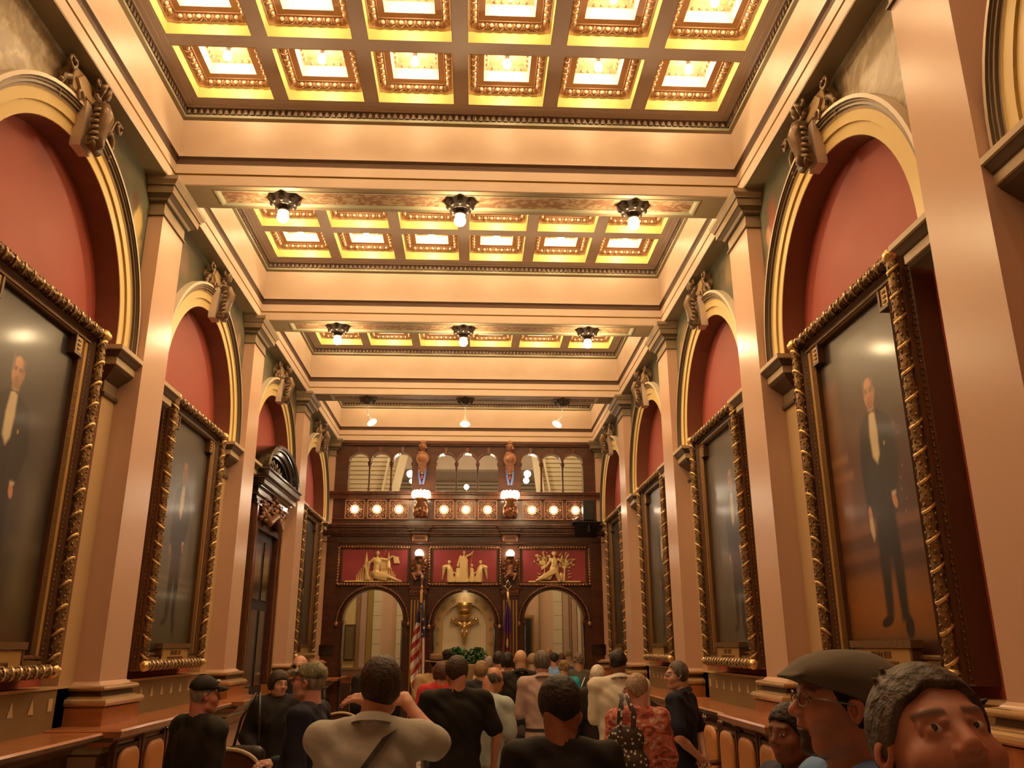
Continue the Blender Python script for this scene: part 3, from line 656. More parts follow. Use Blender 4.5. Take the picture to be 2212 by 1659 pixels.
# ------------------------------------------------------------------ black portal on the left wall
def portal():
    s=-1; k=doorbay; y0,y1=PILY[k][1],PILY[k+1][0]; yc=(y0+y1)/2
    root=empty('door_1',(WX(s,HRED),yc,0)); tag(root,'tall ebonised portal with arched pediment and carved swags on the left wall',kind='structure')
    def L(u,z,h): return (WX(s,h),yc-s*u,z)
    b=MB(); X=lambda a,c:sorted((WX(s,a),WX(s,c)))
    W=.98
    b.box(*X(HRED,3.0),yc-W,yc+W,0,4.15,M['ebony'])   # backing surround
    b.obj('surround',root)
    b=MB(); b.box(*X(3.02,2.99),yc-.62,yc+.62,.02,3.42,M['black'])
    for u in (-.3,.3):
        for z0,z1 in ((.2,1.1),(1.25,2.3),(2.45,3.3)): b.box(*X(2.995,2.975),yc+u-.22,yc+u+.22,z0,z1,M['ebony'])
    b.obj('door_leaf',root)
    b=MB()
    for u in (-1,1):
        ys=sorted((yc+u*.64,yc+u*.90)); b.box(*X(3.0,2.93),*ys,1.25,3.75,M['mahog']); b.box(*X(3.0,2.90),*sorted((yc+u*.78,yc+u*.84)),1.25,3.75,M['mahoglt']); b.box(*X(3.0,2.915),*sorted((yc+u*.66,yc+u*.69)),1.25,3.7,M['mahoglt'])
        b.box(*X(3.0,2.86),*sorted((yc+u*.62,yc+u*.94)),0,1.25,M['oak'])
    b.box(*X(3.0,2.92),yc-.70,yc+.70,3.42,3.52,M['mahog']); b.box(*X(3.0,2.90),yc-.90,yc+.90,3.74,3.80,M['ebony']); b.obj('jamb',root)
    b=MB()  # cornice, stacked mouldings
    for z0,z1,h,w in ((3.80,3.86,2.90,.96),(3.86,3.89,2.86,1.0),(3.89,3.97,2.88,.98),(3.97,4.0,2.83,1.04),(4.0,4.07,2.78,1.08),(4.07,4.10,2.76,1.10),(4.10,4.19,2.72,1.12),(4.19,4.22,2.70,1.14)): b.box(*X(3.1,h),yc-w,yc+w,z0,z1,M['ebony'] if z1-z0>.04 else M['ebonyhi'])
    b.obj('cornice',root,bevel=.006)
    b=MB(); n=28
    def arc(rx,rz,h): return [L(-rx*math.cos(PI*i/n),4.21+rz*math.sin(PI*i/n),h) for i in range(n+1)]
    for prof in ([(1.08,.52,3.1),(1.08,.52,2.74),(1.05,.50,2.72),(1.0,.465,2.735),(.99,.46,2.76),(.96,.44,2.765),(.95,.43,2.80),(.88,.385,2.82),(.86,.375,2.86),(.82,.35,2.87),(.80,.34,3.1)],):
        b.loft([arc(*p) for p in prof],M['ebony'],closed=False)
    b.obj('arched_pediment',root)
    b=MB()
    for i in range(9):
        a=PI*(i+1)/10; b.tube([L(-.12*math.cos(a),4.23,2.93),L(-.45*math.cos(a),4.23+.18*math.sin(a),2.90),L(-.74*math.cos(a),4.22+.30*math.sin(a),2.93)],[.02,.045,.06],M['ebony'],7)
    b.box(*X(3.1,2.95),yc-.95,yc+.95,4.2,4.22,M['ebony']); b.add([L(-.9,4.21,2.97),L(.9,4.21,2.97)]+[L(.9*math.cos(PI*i/14),4.21+.4*math.sin(PI*i/14),2.97) for i in range(15)],[tuple(range(17))],M['black']); b.obj('shell_fan',root)
    b=MB(); r=random.Random(4)
    for cx,cz_,n_ in ((-.36,3.66,34),(.36,3.66,34),(0,3.86,26)):
        for i in range(n_):
            u=cx+r.gauss(0,.13); z=cz_+r.gauss(0,.085); b.ball(L(u,z,2.86+r.random()*.05),(.03+r.random()*.02,.035,.03+r.random()*.02),r.choice([M['carve'],M['carve'],M['mahog']]),6,5)
    b.tube([L(-.6,3.72,2.88),L(-.36,3.52,2.84),L(0,3.68,2.82),L(.36,3.52,2.84),L(.6,3.72,2.88)],[.03,.06,.05,.06,.03],M['carve'],8); b.obj('carved_swag',root)
M['ebonyhi']=mat('polished_ebony_fillet',(.05,.03,.02),.12,coat=.9)
portal()
# ------------------------------------------------------------------ signed-distance sculpting
class SDF:
    def __init__(s,lo,hi,h=None,axes=None):
        s.ax=axes if axes else [np.arange(lo[i],hi[i]+h,h) for i in range(3)]
        s.F=np.full(tuple(len(a) for a in s.ax),.5,np.float32)
    def _blk(s,lo,hi):
        sl=[]
        for i in range(3):
            a=int(np.searchsorted(s.ax[i],lo[i])); b=int(np.searchsorted(s.ax[i],hi[i]));
            if b-a<1: return None,None
            sl.append(slice(a,b))
        g=[s.ax[0][sl[0]][:,None,None],s.ax[1][sl[1]][None,:,None],s.ax[2][sl[2]][None,None,:]]
        return tuple(sl),g
    def _mix(s,sl,d,k,op):
        f=s.F[sl]
        if op=='u':
            r=np.minimum(f,d)
            if k>0: h=np.maximum(k-np.abs(f-d),0)/k; r=r-h*h*k*.25
        else:
            d=-d; r=np.maximum(f,d)
            if k>0: h=np.maximum(k-np.abs(f-d),0)/k; r=r+h*h*k*.25
        s.F[sl]=r
    def cap(s,a,b,ra,rb=None,k=.02,op='u',sq=(1,1,1)):
        rb=ra if rb is None else rb; a=np.array(a,float); b=np.array(b,float); m=max(ra,rb)*max(1/q for q in sq)+k+.03
        sl,g=s._blk(np.minimum(a,b)-m,np.maximum(a,b)+m)
        if sl is None: return s
        ab=b-a; L=ab@ab+1e-12; px,py,pz=g[0]-a[0],g[1]-a[1],g[2]-a[2]
        t=np.clip((px*ab[0]+py*ab[1]+pz*ab[2])/L,0,1)
        d=np.sqrt(((px-t*ab[0])*sq[0])**2+((py-t*ab[1])*sq[1])**2+((pz-t*ab[2])*sq[2])**2)-(ra+(rb-ra)*t)
        s._mix(sl,d,k,op); return s
    def ell(s,c,r,k=.02,op='u',R=None):
        c=np.array(c,float); r=np.array(r,float)*np.ones(3); m=max(r)+k+.03
        sl,g=s._blk(c-m,c+m)
        if sl is None: return s
        p=[g[0]-c[0],g[1]-c[1],g[2]-c[2]]
        if R is not None: R=np.array(R); p=[R[0][i]*p[0]+R[1][i]*p[1]+R[2][i]*p[2] for i in range(3)]
        q=np.sqrt((p[0]/r[0])**2+(p[1]/r[1])**2+(p[2]/r[2])**2); q2=np.sqrt((p[0]/r[0]**2)**2+(p[1]/r[1]**2)**2+(p[2]/r[2]**2)**2)+1e-6
        s._mix(sl,q*(q-1)/q2,k,op); return s
    def cut(s,fn):   # keep where fn<0
        g=[s.ax[0][:,None,None],s.ax[1][None,:,None],s.ax[2][None,None,:]]; s.F=np.maximum(s.F,fn(*g)); return s
    def mesh(s,name,mat_,col=None):
        F=s.F; F=np.pad(F,1,constant_values=.5); ax=[np.concatenate([[a[0]-.01],a,[a[-1]+.01]]) for a in s.ax]
        S=F<0; nx,ny,nz=F.shape; c8=[(i,j,k) for i in (0,1) for j in (0,1) for k in (0,1)]
        cnt=np.zeros((nx-1,ny-1,nz-1),np.int8)
        for i,j,k in c8: cnt+=S[i:nx-1+i,j:ny-1+j,k:nz-1+k]
        I,J,K=np.nonzero((cnt>0)&(cnt<8)); n=len(I)
        if n==0: return None
        V=np.stack([F[I+i,J+j,K+k] for i,j,k in c8],1); X=ax[0]; Y=ax[1]; Z=ax[2]
        P0=np.stack([X[I],Y[J],Z[K]],1); D=np.stack([X[I+1]-X[I],Y[J+1]-Y[J],Z[K+1]-Z[K]],1)
        acc=np.zeros((n,3)); num=np.zeros(n)
        for a in range(8):
            for b in range(a+1,8):
                ca,cb=np.array(c8[a]),np.array(c8[b])
                if abs(ca-cb).sum()!=1: continue
                va,vb=V[:,a],V[:,b]; m=(va<0)!=(vb<0); t=np.where(m,va/np.where(m,va-vb,1),0)[:,None]
                acc+=np.where(m[:,None],ca+(cb-ca)*t,0); num+=m
        P=P0+D*acc/num[:,None]
        idm=np.full((nx-1,ny-1,nz-1),-1,np.int64); idm[I,J,K]=np.arange(n); Q=[]
        for axis in range(3):
            sh=[slice(1,-1)]*3; sa=[slice(1,-1)]*3; sh[axis]=slice(0,-1); sa[axis]=slice(1,None)
            A=S[tuple(sh)]; B=S[tuple(sa)]; ii=np.nonzero(A!=B); fl=A[ii]
            base=[ii[0]+(1 if axis!=0 else 0),ii[1]+(1 if axis!=1 else 0),ii[2]+(1 if axis!=2 else 0)]
            u,v=[(1,2),(2,0),(0,1)][axis]; q=[]
            for du,dv in ((-1,-1),(0,-1),(0,0),(-1,0)):
                bb=[x.copy() for x in base]; bb[u]+=du; bb[v]+=dv; q.append(idm[bb[0],bb[1],bb[2]])
            q=np.stack(q,1); q[~fl]=q[~fl][:,::-1]; Q.append(q)
        Q=np.concatenate(Q); Q=Q[(Q>=0).all(1)]
        me=bpy.data.meshes.new(name); me.vertices.add(n); me.vertices.foreach_set('co',P.astype(np.float32).ravel())
        me.loops.add(len(Q)*4); me.loops.foreach_set('vertex_index',Q.astype(np.int32).ravel()); me.polygons.add(len(Q)); me.polygons.foreach_set('loop_start',np.arange(0,len(Q)*4,4,dtype=np.int32))
        me.update(calc_edges=True); me.polygons.foreach_set('use_smooth',np.ones(len(Q),bool)); me.materials.append(mat_)
        if col is not None:
            C=col(P); ca=me.color_attributes.new('Col','FLOAT_COLOR','POINT'); A=np.ones((n,4),np.float32); A[:,:3]=np.clip(C,0,1); ca.data.foreach_set('color',A.ravel())
        o=bpy.data.objects.new(name,me); COL.objects.link(o); return o

# ------------------------------------------------------------------ pendant lamps on the beams
def pendant(spot=False):
    r=empty('ceiling_lamp',(0,0,0)); b=MB()
    n=8; b.lathe([(.16,ZS+.012),(.165,ZS-.01),(.15,ZS-.025),(.145,ZS-.03),(.12,ZS-.055),(.085,ZS-.085),(.07,ZS-.09),(.055,ZS-.11),(.04,ZS-.115)],M['fixture'],n=8,smooth=False)
    for i in range(8):
        a=2*PI*i/8; b.ball((.115*math.cos(a),.115*math.sin(a),ZS-.05),(.03,.03,.035),M['fixture'],6,5)
    localobj(b,'canopy',r)
    if not spot:
        b=MB(); b.lathe([(.028,ZS-.11),(.06,ZS-.128),(.065,ZS-.14),(.055,ZS-.15),(.045,ZS-.148)],M['fixture'],n=12); localobj(b,'socket',r)
        g=MB(); g.lathe([(.030,ZS-.146),(.044,ZS-.165),(.058,ZS-.195),(.056,ZS-.225),(.038,ZS-.25),(.012,ZS-.258)],M['pbulb'],n=14); localobj(g,'glass_bulb',r)
    return r
p0=pendant(); first=True; bn=['first','second','third']
for j in range(2):
    for i in range(3):
        q=p0 if first else copy_tree(p0); first=False
        q.location=(XC+(i-1)*1.765,YB[2+j]+BW/2,0); tag(q,'bronze ceiling lamp with bare lit bulb, %s on the %s crossing beam'%(['left','centre','right'][i],bn[j]),'ceiling lamp','bare-bulb lamps under the crossing beams')
for i in range(3):
    q=pendant(True); q.location=(XC+(i-1)*1.765,YB[4]+BW/2,0)
    sw=(.16,0,-.16)[i]; dz=(.0,-.12,-.02)[i]; b=MB(); b.tube([(0,0,ZS-.11),(0,0,ZS-.27),(sw*.2,0,ZS-.36)],.009,M['white'],6); b.lathe([(.02,ZS-.115),(.03,ZS-.10)],M['white'],n=8); localobj(b,'drop_rod',q)
    g=MB(); c0=Vector((sw*.2,0,0)); ax=Vector((sw*1.0,-.1,-.3)).normalized(); st=Vector((sw*.2,0,ZS-.34+dz*0)); g.tube([tuple(st),tuple(st+ax*.06),tuple(st+ax*.13),tuple(st+ax*.155)],[.022,.035,.085,.092],M['white'],14,caps=False); localobj(g,'reflector_shade',q)
    h=MB(); p=st+ax*.135; h.ball(tuple(p),(.055,.055,.04),M['spotglow'] if 'spotglow' in M else M['glass'],10,7); localobj(h,'lamp_face',q)
    tag(q,'white reflector spotlight hanging from a bronze rosette, %s on the third crossing beam'%['left','centre','right'][i],'ceiling lamp','reflector lamps under the third beam')

# ------------------------------------------------------------------ carved wooden screen
Y0=YSC
screen=empty('wooden_screen',(XC,Y0,0)); tag(screen,'carved dark mahogany screen wall with arches, gilt reliefs and balcony closing the hall','screen')
def SX(x): return x
xl,xr=WX(-1,HW+.03),WX(1,HW+.03)
YT=Y0+.28
def arch_fill(b,cx,half,zs,zt,y0,y1,m,n=20,rise=None):
    rise=rise or half; pts=[(cx-half*math.cos(PI*i/n),zs+rise*math.sin(PI*i/n)) for i in range(n+1)]
    for y in (y0,y1): b.loft([[(x,y,z) for x,z in pts],[(x,y,zt) for x,z in pts]],m,closed=False)
    b.loft([[(x,y0,z) for x,z in pts],[(x,y1,z) for x,z in pts]],m,closed=False)
AR=[(-2.04,.617,2.30),(-.157,.63,2.24),(1.70,.617,2.30)]
b=MB()
edges=[xl]+[v for c,h,z in AR for v in (c-h,c+h)]+[xr]
for i in range(0,len(edges),2): b.box(edges[i],edges[i+1],Y0,YT,0,3.0,M['mahog'])
for c,h,z in AR: arch_fill(b,c,h,z,3.0,Y0,YT,M['mahog'],24)
b.box(xl,xr,Y0,YT,3.0,4.80,M['mahog'])
sj=b.obj('panelled_wall',screen)
# upper arcade
SM=[-2.50,-2.03,-1.56,-.615,-.148,.317,1.245,1.71,2.18]
b=MB(); ed=[xl]+[v for g in (0,3,6) for v in (SM[g]-.215,SM[g+2]+.215)]+[xr]
for i in range(0,len(ed),2): b.box(ed[i],ed[i+1],Y0+.02,YT,4.80,ZS+.02,M['mahog'])
for x in SM: arch_fill(b,x,.215,5.63,ZS+.02,Y0+.03,YT-.05,M['mahog'],14,.205)
for g in (0,3,6):
    for a in (0,1): xm=(SM[g+a]+SM[g+a+1])/2; b.box(xm-.02,xm+.02,Y0+.03,YT-.05,5.62,ZS,M['mahog'])
b.obj('upper_arcade_panel',screen)
for g in (0,3,6):
    for a in (-1,0,1,2):
        xm=SM[g]-.2335 if a==-1 else (SM[g+2]+.2335 if a==2 else (SM[g+a]+SM[g+a+1])/2)
        c=MB(); c.lathe([(.04,4.955),(.04,4.98),(.025,5.0),(.03,5.03),(.021,5.06),(.019,5.48),(.028,5.50),(.020,5.515),(.028,5.54),(.042,5.57),(.045,5.60),(.045,5.63)],M['mahog'],c=(xm,Y0+.07,0),n=10); c.obj('colonnette',screen)
    for a in range(3):
        x=SM[g+a]; c=MB(); c.tube([(x-.225*math.cos(PI*i/14),Y0+.02,5.63+.215*math.sin(PI*i/14)) for i in range(15)],.012,M['mahoglt'],6); c.obj('arch_moulding',screen)
        c=MB(); c.loft([[(x-.02,Y0-.01,5.83),(x+.02,Y0-.01,5.83),(x+.02,Y0+.05,5.83),(x-.02,Y0+.05,5.83)],[(x-.034,Y0-.02,5.95),(x+.034,Y0-.02,5.95),(x+.034,Y0+.05,5.95),(x-.034,Y0+.05,5.95)]],M['chromewood'] if 'chromewood' in M else M['mahoglt'],caps=True); c.obj('keystone',screen)
b=MB()
for z0,z1,p in ((6.02,6.09,.05),(5.985,6.02,.03),(4.80,4.82,.10),(4.82,4.90,.06),(4.90,4.935,.11),(4.935,4.957,.13)): b.box(xl,xr,Y0-p,Y0+.05,z0,z1,M['mahoglt'] if z0<5.5 else M['mahog'])
b.obj('balcony_rail',screen,bevel=.006)
b=MB()
for z0,z1,p in ((4.36,4.385,.04),(4.21,4.235,.30),(4.235,4.25,.26),(4.17,4.21,.27),(4.12,4.17,.20),(4.09,4.12,.16),(4.05,4.09,.14),(4.02,4.05,.08),(3.88,3.90,.05),(3.86,3.88,.03)): b.box(xl+.02,xr-.02,Y0-p,Y0+.05,z0,z1,M['mahoglt'])
for i in range(92): b.box(xl+.05+i*.063,xl+.085+i*.063,Y0-.19,Y0-.10,4.09,4.12,M['mahog'])
b.obj('main_cornice',screen,bevel=.004)
# lattice panels with glowing globes
LP=[-2.53,-2.06,-1.59,-.63,-.16,.305,1.26,1.73,2.20]
def lattice(x):
    b=MB(); z=4.583; h=.196; y=Y0-.01
    b.box(x-h,x+h,y-.0,y+.01,z-h,z+h,M['mahog'])
    for u in (-1,1):
        b.box(x+u*h-.009,x+u*h+.009,y-.03,y,z-h,z+h,M['carvelt']); b.box(x-h,x+h,y-.03,y,z+u*h-.009,z+u*h+.009,M['carvelt'])
    def arcp(cx,cz,r,a0,a1,t): b.tube([(cx+r*math.cos(a0+(a1-a0)*i/12),y-.018,cz+r*math.sin(a0+(a1-a0)*i/12)) for i in range(13)],t,M['carvelt'],5)
    for r in (.095,.075): b.tube([(x+r*math.cos(2*PI*i/20),y-.02,z+r*math.sin(2*PI*i/20)) for i in range(20)],.007,M['carvelt'],5,closed=True)
    for q in range(4):
        a=q*PI/2; cx=x+h*math.cos(a); cz=z+h*math.sin(a)
        for r in (.095,.065): arcp(cx,cz,r,a+PI/2,a+3*PI/2,.007)
        b.ball((cx-.03*math.cos(a),y-.012,cz-.03*math.sin(a)),(.028,.012,.028),M['carve'],8,5)
        d=a+PI/4; k=.155
        b.box(x+k*math.cos(d)*1.15-.022,x+k*math.cos(d)*1.15+.022,y-.022,y,z+k*math.sin(d)*1.15-.022,z+k*math.sin(d)*1.15+.022,M['carve'])
        b.tube([(x+.1*math.cos(d),y-.018,z+.1*math.sin(d)),(x+.15*math.cos(d),y-.018,z+.15*math.sin(d))],.008,M['carvelt'],5)
    return b.obj('lattice_panel',screen)
names=['leftmost','second','third','fourth','middle (fifth)','sixth','seventh','eighth','rightmost']
for i,x in enumerate(LP):
    lattice(x)
    g=MB(); g.ball((0,0,0),.058,M['glow'],12,9); o=g.obj('globe_light'); o.location=(x,Y0-.075,4.583); tag(o,'%s glowing round globe on the balcony lattice of the carved screen'%names[i],'globe light','globe lights on the balcony lattice')
b=MB()
for i in (0,1,3,4,6,7):
    x=(LP[i]+LP[i+1])/2; b.box(x-.016,x+.016,Y0-.03,Y0,4.42,4.74,M['carve'])
b.obj('lattice_dividers',screen)
# big pilasters, brackets, consoles, cherub lamps
def pixel(n): pass
PXs=[-1.12,.785]
M['ribbonblue']=mat('pale_blue_enamel_ribbon',(.10,.16,.38),.4); M['ribbonred']=mat('red_enamel_drop',(.35,.05,.04),.4)
def cherub(b_name,x,z0,parent,fl=1):
    S=SDF((-.20,-.16,0),(.20,.10,.66),.011)
    S.ell((.02*fl,-.04,.42),(.055,.05,.06),.015); S.ell((0,-.02,.27),(.075,.055,.10),.03); S.ell((0,-.03,.17),(.08,.06,.07),.03)
    S.cap((.05,-.03,.34),(.10,-.09,.45),.028,.022,.015); S.cap((.10,-.09,.45),(.05,-.07,.55),.022,.02,.01); S.cap((-.05,-.03,.34),(-.11,-.07,.44),.028,.022); S.cap((-.11,-.07,.44),(-.06,-.07,.55),.022,.018)
    S.cap((.04*fl,-.04,.15),(.10*fl,-.10,.10),.045,.035); S.cap((.10*fl,-.10,.10),(.09*fl,-.06,-.02),.033,.025); S.cap((-.04*fl,-.04,.14),(-.12*fl,-.07,.16),.04,.032); S.cap((-.12*fl,-.07,.16),(-.06*fl,-.10,.04),.03,.024)
    for k in range(26):
        a=k*2.4; r=.10+.03*math.sin(k*1.7); S.ell((r*1.1*math.cos(a),.0,.30+.27*math.sin(a)*(.8+.2*math.cos(k))),(.035,.028,.03),.01)
    for u in (-1,1): S.cap((u*.05,.01,.33),(u*.15,.02,.44),.045,.02,.02); S.cap((u*.15,.02,.44),(u*.16,.02,.28),.03,.012,.02)
    o=S.mesh(b_name,M['carve']); o.parent=parent; o.matrix_parent_inverse=parent_inv(parent); o.location=(x,Y0-.16,z0); return o
for i,x in enumerate(PXs):
    b=MB(); b.box(x-.165,x+.165,Y0-.10,Y0+.02,.30,2.80,M['mahog'])
    for j in range(5):
        u=x-.13+.065*j; b.box(u-.010,u+.010,Y0-.115,Y0-.10,.42,2.70,M['giltflat'] if True else 0)
    b.box(x-.22,x+.22,Y0-.16,Y0+.02,0,.30,M['marblelight']); b.obj('fluted_pilaster',screen)
    b=MB()
    for z0,z1,w,p in ((2.80,2.82,.19,.13),(2.82,2.92,.17,.12),(2.92,2.94,.20,.15),(2.94,2.96,.225,.17)): b.box(x-w,x+w,Y0-p,Y0+.02,z0,z1,M['mahoglt'])
    for j in range(9): b.ball((x-.16+.04*j,Y0-.13,2.87+.015*math.sin(j*2)),(.024,.018,.03),M['carve'],6,5)
    for u in (-1,1): b.tube([(x+u*(.14+.035*math.cos(t*.6)),Y0-.14,2.875+.035*math.sin(t*.6)*u) for t in range(10)],.009,M['carve'],5)
    b.obj('pilaster_capital',screen)
    b=MB(); b.box(x-.19,x+.19,Y0-.07,Y0+.02,2.96,3.82,M['mahog']); b.obj('pedestal_block',screen)
    cherub('cherub_carving',x,3.06,screen,-1 if i else 1)
    b=MB(); b.ball((0,0,0),.085,M['glass2'] if 'glass2' in M else M['glow'],14,10); L_=empty('cherub_lamp',(x,Y0-.22,3.635)); tag(L_,'round lit globe held above the carved cherub on the %s pilaster of the screen'%('left' if i==0 else 'right'),'lamp','globes held by the carved cherubs'); localobj(b,'glass_globe',L_)
    c=MB(); c.lathe([(.03,-.11),(.05,-.09),(.06,-.075),(.075,-.05)],M['carve'],n=12); localobj(c,'cup',L_)
    # breakout of the cornice + bracket
    b=MB()
    for z0,z1,w,p in ((4.19,4.235,.29,.40),(4.15,4.19,.26,.36),(4.11,4.15,.23,.30),(4.05,4.11,.20,.24)): b.box(x-w,x+w,Y0-p,Y0-.02,z0,z1,M['mahoglt'])
    for j in range(7): b.box(x-.20+.06*j,x-.165+.06*j,Y0-.345,Y0-.30,4.10,4.145,M['mahog'])
    b.obj('cornice_breakout',screen)
    b=MB(); b.box(x-.16,x+.16,Y0-.14,Y0,3.905,4.04,M['carve']); b.box(x-.10,x+.10,Y0-.15,Y0,3.945,4.00,M['mahog'])
    for u in (-1,1): b.ball((x+u*.15,Y0-.12,3.97),(.03,.04,.06),M['carvelt'],8,6)
    b.obj('scroll_bracket',screen)
    # upper console: pendant carving with blue jewel ribbon
    S=SDF((-.2,-.14,0),(.2,.08,1.05),.012); S.cap((0,0,.35),(0,0,1.0),.07,.05,.02,sq=(1,1.2,1)); S.ell((0,-.03,.62),(.135,.06,.14),.02); S.ell((0,-.07,.62),(.075,.04,.085),.01); S.ell((0,-.02,.88),(.09,.06,.09),.02); S.ell((0,-.07,.90),(.04,.04,.045),.01); S.ell((0,-.02,.99),(.07,.05,.05),.02); S.ell((0,-.02,.42),(.09,.05,.08),.02)
    for k in range(20):
        a=k*2*PI/20; S.ell((.125*math.cos(a),-.05,.62+.13*math.sin(a)),.026,.008)
    for k in range(12): S.ell(((-1)**k*.07,-.05,.36+.05*(k//2)+.35*(k%3==0)),(.03,.03,.03),.01)
    o=S.mesh('cartouche_console',M['carve']); o.parent=screen; o.matrix_parent_inverse=parent_inv(screen); o.location=(x,Y0-.03,5.06)
    b=MB()
    b.loft([[(x-.10,Y0-.06,5.50),(x-.05,Y0-.06,5.50)],[(x-.085,Y0-.08,5.30),(x-.04,Y0-.08,5.30)],[(x-.05,Y0-.06,5.12),(x-.005,Y0-.06,5.12)]],M['ribbonblue'],closed=False)
    b.loft([[(x+.10,Y0-.06,5.50),(x+.05,Y0-.06,5.50)],[(x+.085,Y0-.08,5.30),(x+.04,Y0-.08,5.30)],[(x+.05,Y0-.06,5.12),(x+.005,Y0-.06,5.12)]],M['ribbonblue'],closed=False)
    b.obj('enamel_ribbon',screen); c=MB(); c.ball((x,Y0-.09,5.28),(.022,.02,.045),M['ribbonred'],8,6); c.obj('red_jewel',screen)
    # basket lamp
    L_=empty('sconce_lamp',(x,Y0-.20,4.42)); tag(L_,'blazing crown-shaped sconce lamp on the %s console of the balcony'%('left' if i==0 else 'right'),'lamp','crown sconces on the balcony')
    g=MB(); 
    for k in range(7):
        a=PI*k/6; g.ball((.155*math.cos(a),-.12*math.sin(a),.46),(.045,.045,.085),M['sconce'] if 'sconce' in M else M['glow'],8,6)
    localobj(g,'glass_cups',L_)
    S=SDF((-.2,-.16,-.02),(.2,.2,.62),.012); S.cap((0,0,.36),(0,.05,.05),.13,.06,.03)
    for k in range(22):
        a=k*2.4; S.ell((.12*math.cos(a),-.06-.05*math.sin(a),.20+.16*math.sin(k*1.3)),(.035,.03,.035),.012)
    for u in (-1,1): S.cap((u*.12,-.02,.02),(u*.13,-.04,.14),.035,.03); S.cap((u*.10,-.04,.02),(u*.04,-.04,.06),.02,.018)
    for k in range(5): S.cap(((k-2)*.05,0,.52),((k-2)*.06,-.01,.60-abs(k-2)*.025),.014,.006)
    o=S.mesh('carved_bracket',M['carvelt']); o.parent=L_
# relief panels
RP=[(-2.047,.76),(-.163,.745),(1.722,.745)]
rz0,rz1=2.985,3.825
for i,(x,h) in enumerate(RP):
    b=MB()
    for (u0,u1,z0,z1,r) in ((x-h,x+h,rz1-.035,rz1-.035,0),(x-h,x+h,rz0+.035,rz0+.035,0)): 
        b.tube([(u0,Y0-.03,z0),(u1,Y0-.03,z0)],.03,M['carve'],8)
        for k in range(int((u1-u0)/.06)): b.ball((u0+.03+.06*k,Y0-.055,z0),(.024,.016,.026),M['carvelt'],6,4)
    for u in (x-h+.0,x+h-.0):
        b.tube([(u,Y0-.03,rz0+.03),(u,Y0-.03,rz1-.03)],.03,M['carve'],8)
        for k in range(13): b.ball((u,Y0-.055,rz0+.05+.06*k),(.026,.016,.024),M['carvelt'],6,4)
    b.obj('leaf_moulded_frame',screen)
    b=MB(); b.box(x-h+.06,x+h-.06,Y0-.012,Y0,rz0+.07,rz1-.07,M['mahoglt']); b.box(x-h+.085,x+h-.085,Y0-.016,Y0-.005,rz0+.09,rz1-.10,M['redpan']); b.obj('crimson_panel',screen)
def relief_mesh(S,name,x,z):
    o=S.mesh(name,M['relief']); o.location=(x,Y0-.02,z); return o
bz=rz0+.085
# left: reclining man between two spires, holding a scroll
S=SDF((-.60,-.10,-.01),(.60,.02,.66),.009)
S.cap((-.58,-.02,.008),(.58,-.02,.008),.018,.018,.0)
for sx_,hh in ((-.16,.62),(.30,.62)):
    w=.085
    S.cap((sx_,0,.30),(sx_,0,hh),.055,.006,.0); 
    for k in range(9):
        u=(k-4)/4; hgt=.40-.24*abs(u); S.cap((sx_-.02+u*.17,-.0,.02),(sx_-.02+u*.16,-.0,hgt),.018,.010,.002)
S.ell((.075,-.05,.585),(.040,.038,.05),.003); S.cap((.075,-.04,.54),(.07,-.04,.50),.019,.024,.005)
S.ell((.07,-.045,.41),(.088,.045,.09),.02); S.ell((.06,-.045,.29),(.07,.045,.09),.03); S.ell((.05,-.05,.17),(.095,.05,.08),.03)
S.cap((.00,-.04,.47),(-.10,-.04,.38),.036,.03,.02); S.cap((-.10,-.04,.38),(-.11,-.03,.16),.03,.022,.02)
S.cap((.14,-.04,.47),(.27,-.04,.45),.034,.026,.02); S.cap((.27,-.04,.45),(.37,-.04,.52),.024,.018,.01)
S.cap((.37,-.03,.53),(.50,-.03,.50),.012,.012,.0); 
for k in range(6): S.cap((.40+.02*k,-.03,.51-.003*k),(.43+.02*k,-.03,.38),.011,.011,.0)
S.cap((.08,-.06,.15),(.28,-.07,.12),.06,.045,.02); S.cap((.28,-.07,.12),(.48,-.05,.045),.04,.022,.02); S.cap((.05,-.04,.10),(.26,-.05,.05),.05,.04,.02); S.cap((.48,-.05,.04),(.56,-.05,.03),.022,.012,.01)
for k in range(8): S.cap((-.13-.01*k,-.045,.40-.01*k),(-.16+.012*k,-.04,.05),.013,.02,.004)
for k in range(8): S.cap((.14+.018*k,-.015,.46),(.15+.018*k,-.015,.14),.009,.009,.0)
relL=relief_mesh(S,'gold_relief',RP[0][0]-.02,bz); relL.parent=screen; relL.matrix_parent_inverse=parent_inv(screen); relL['label']='pale gold relief of a seated man with a scroll between two spires, left crimson panel'
g=MB()
for k in range(7): a=PI*(k/6); g.ball((RP[0][0]+.055-.13*math.cos(a)*1.2,Y0-.025,bz+.64-.12*math.sin(a)),.010,M['relief'],6,5)
o=g.obj('star_ring',screen)
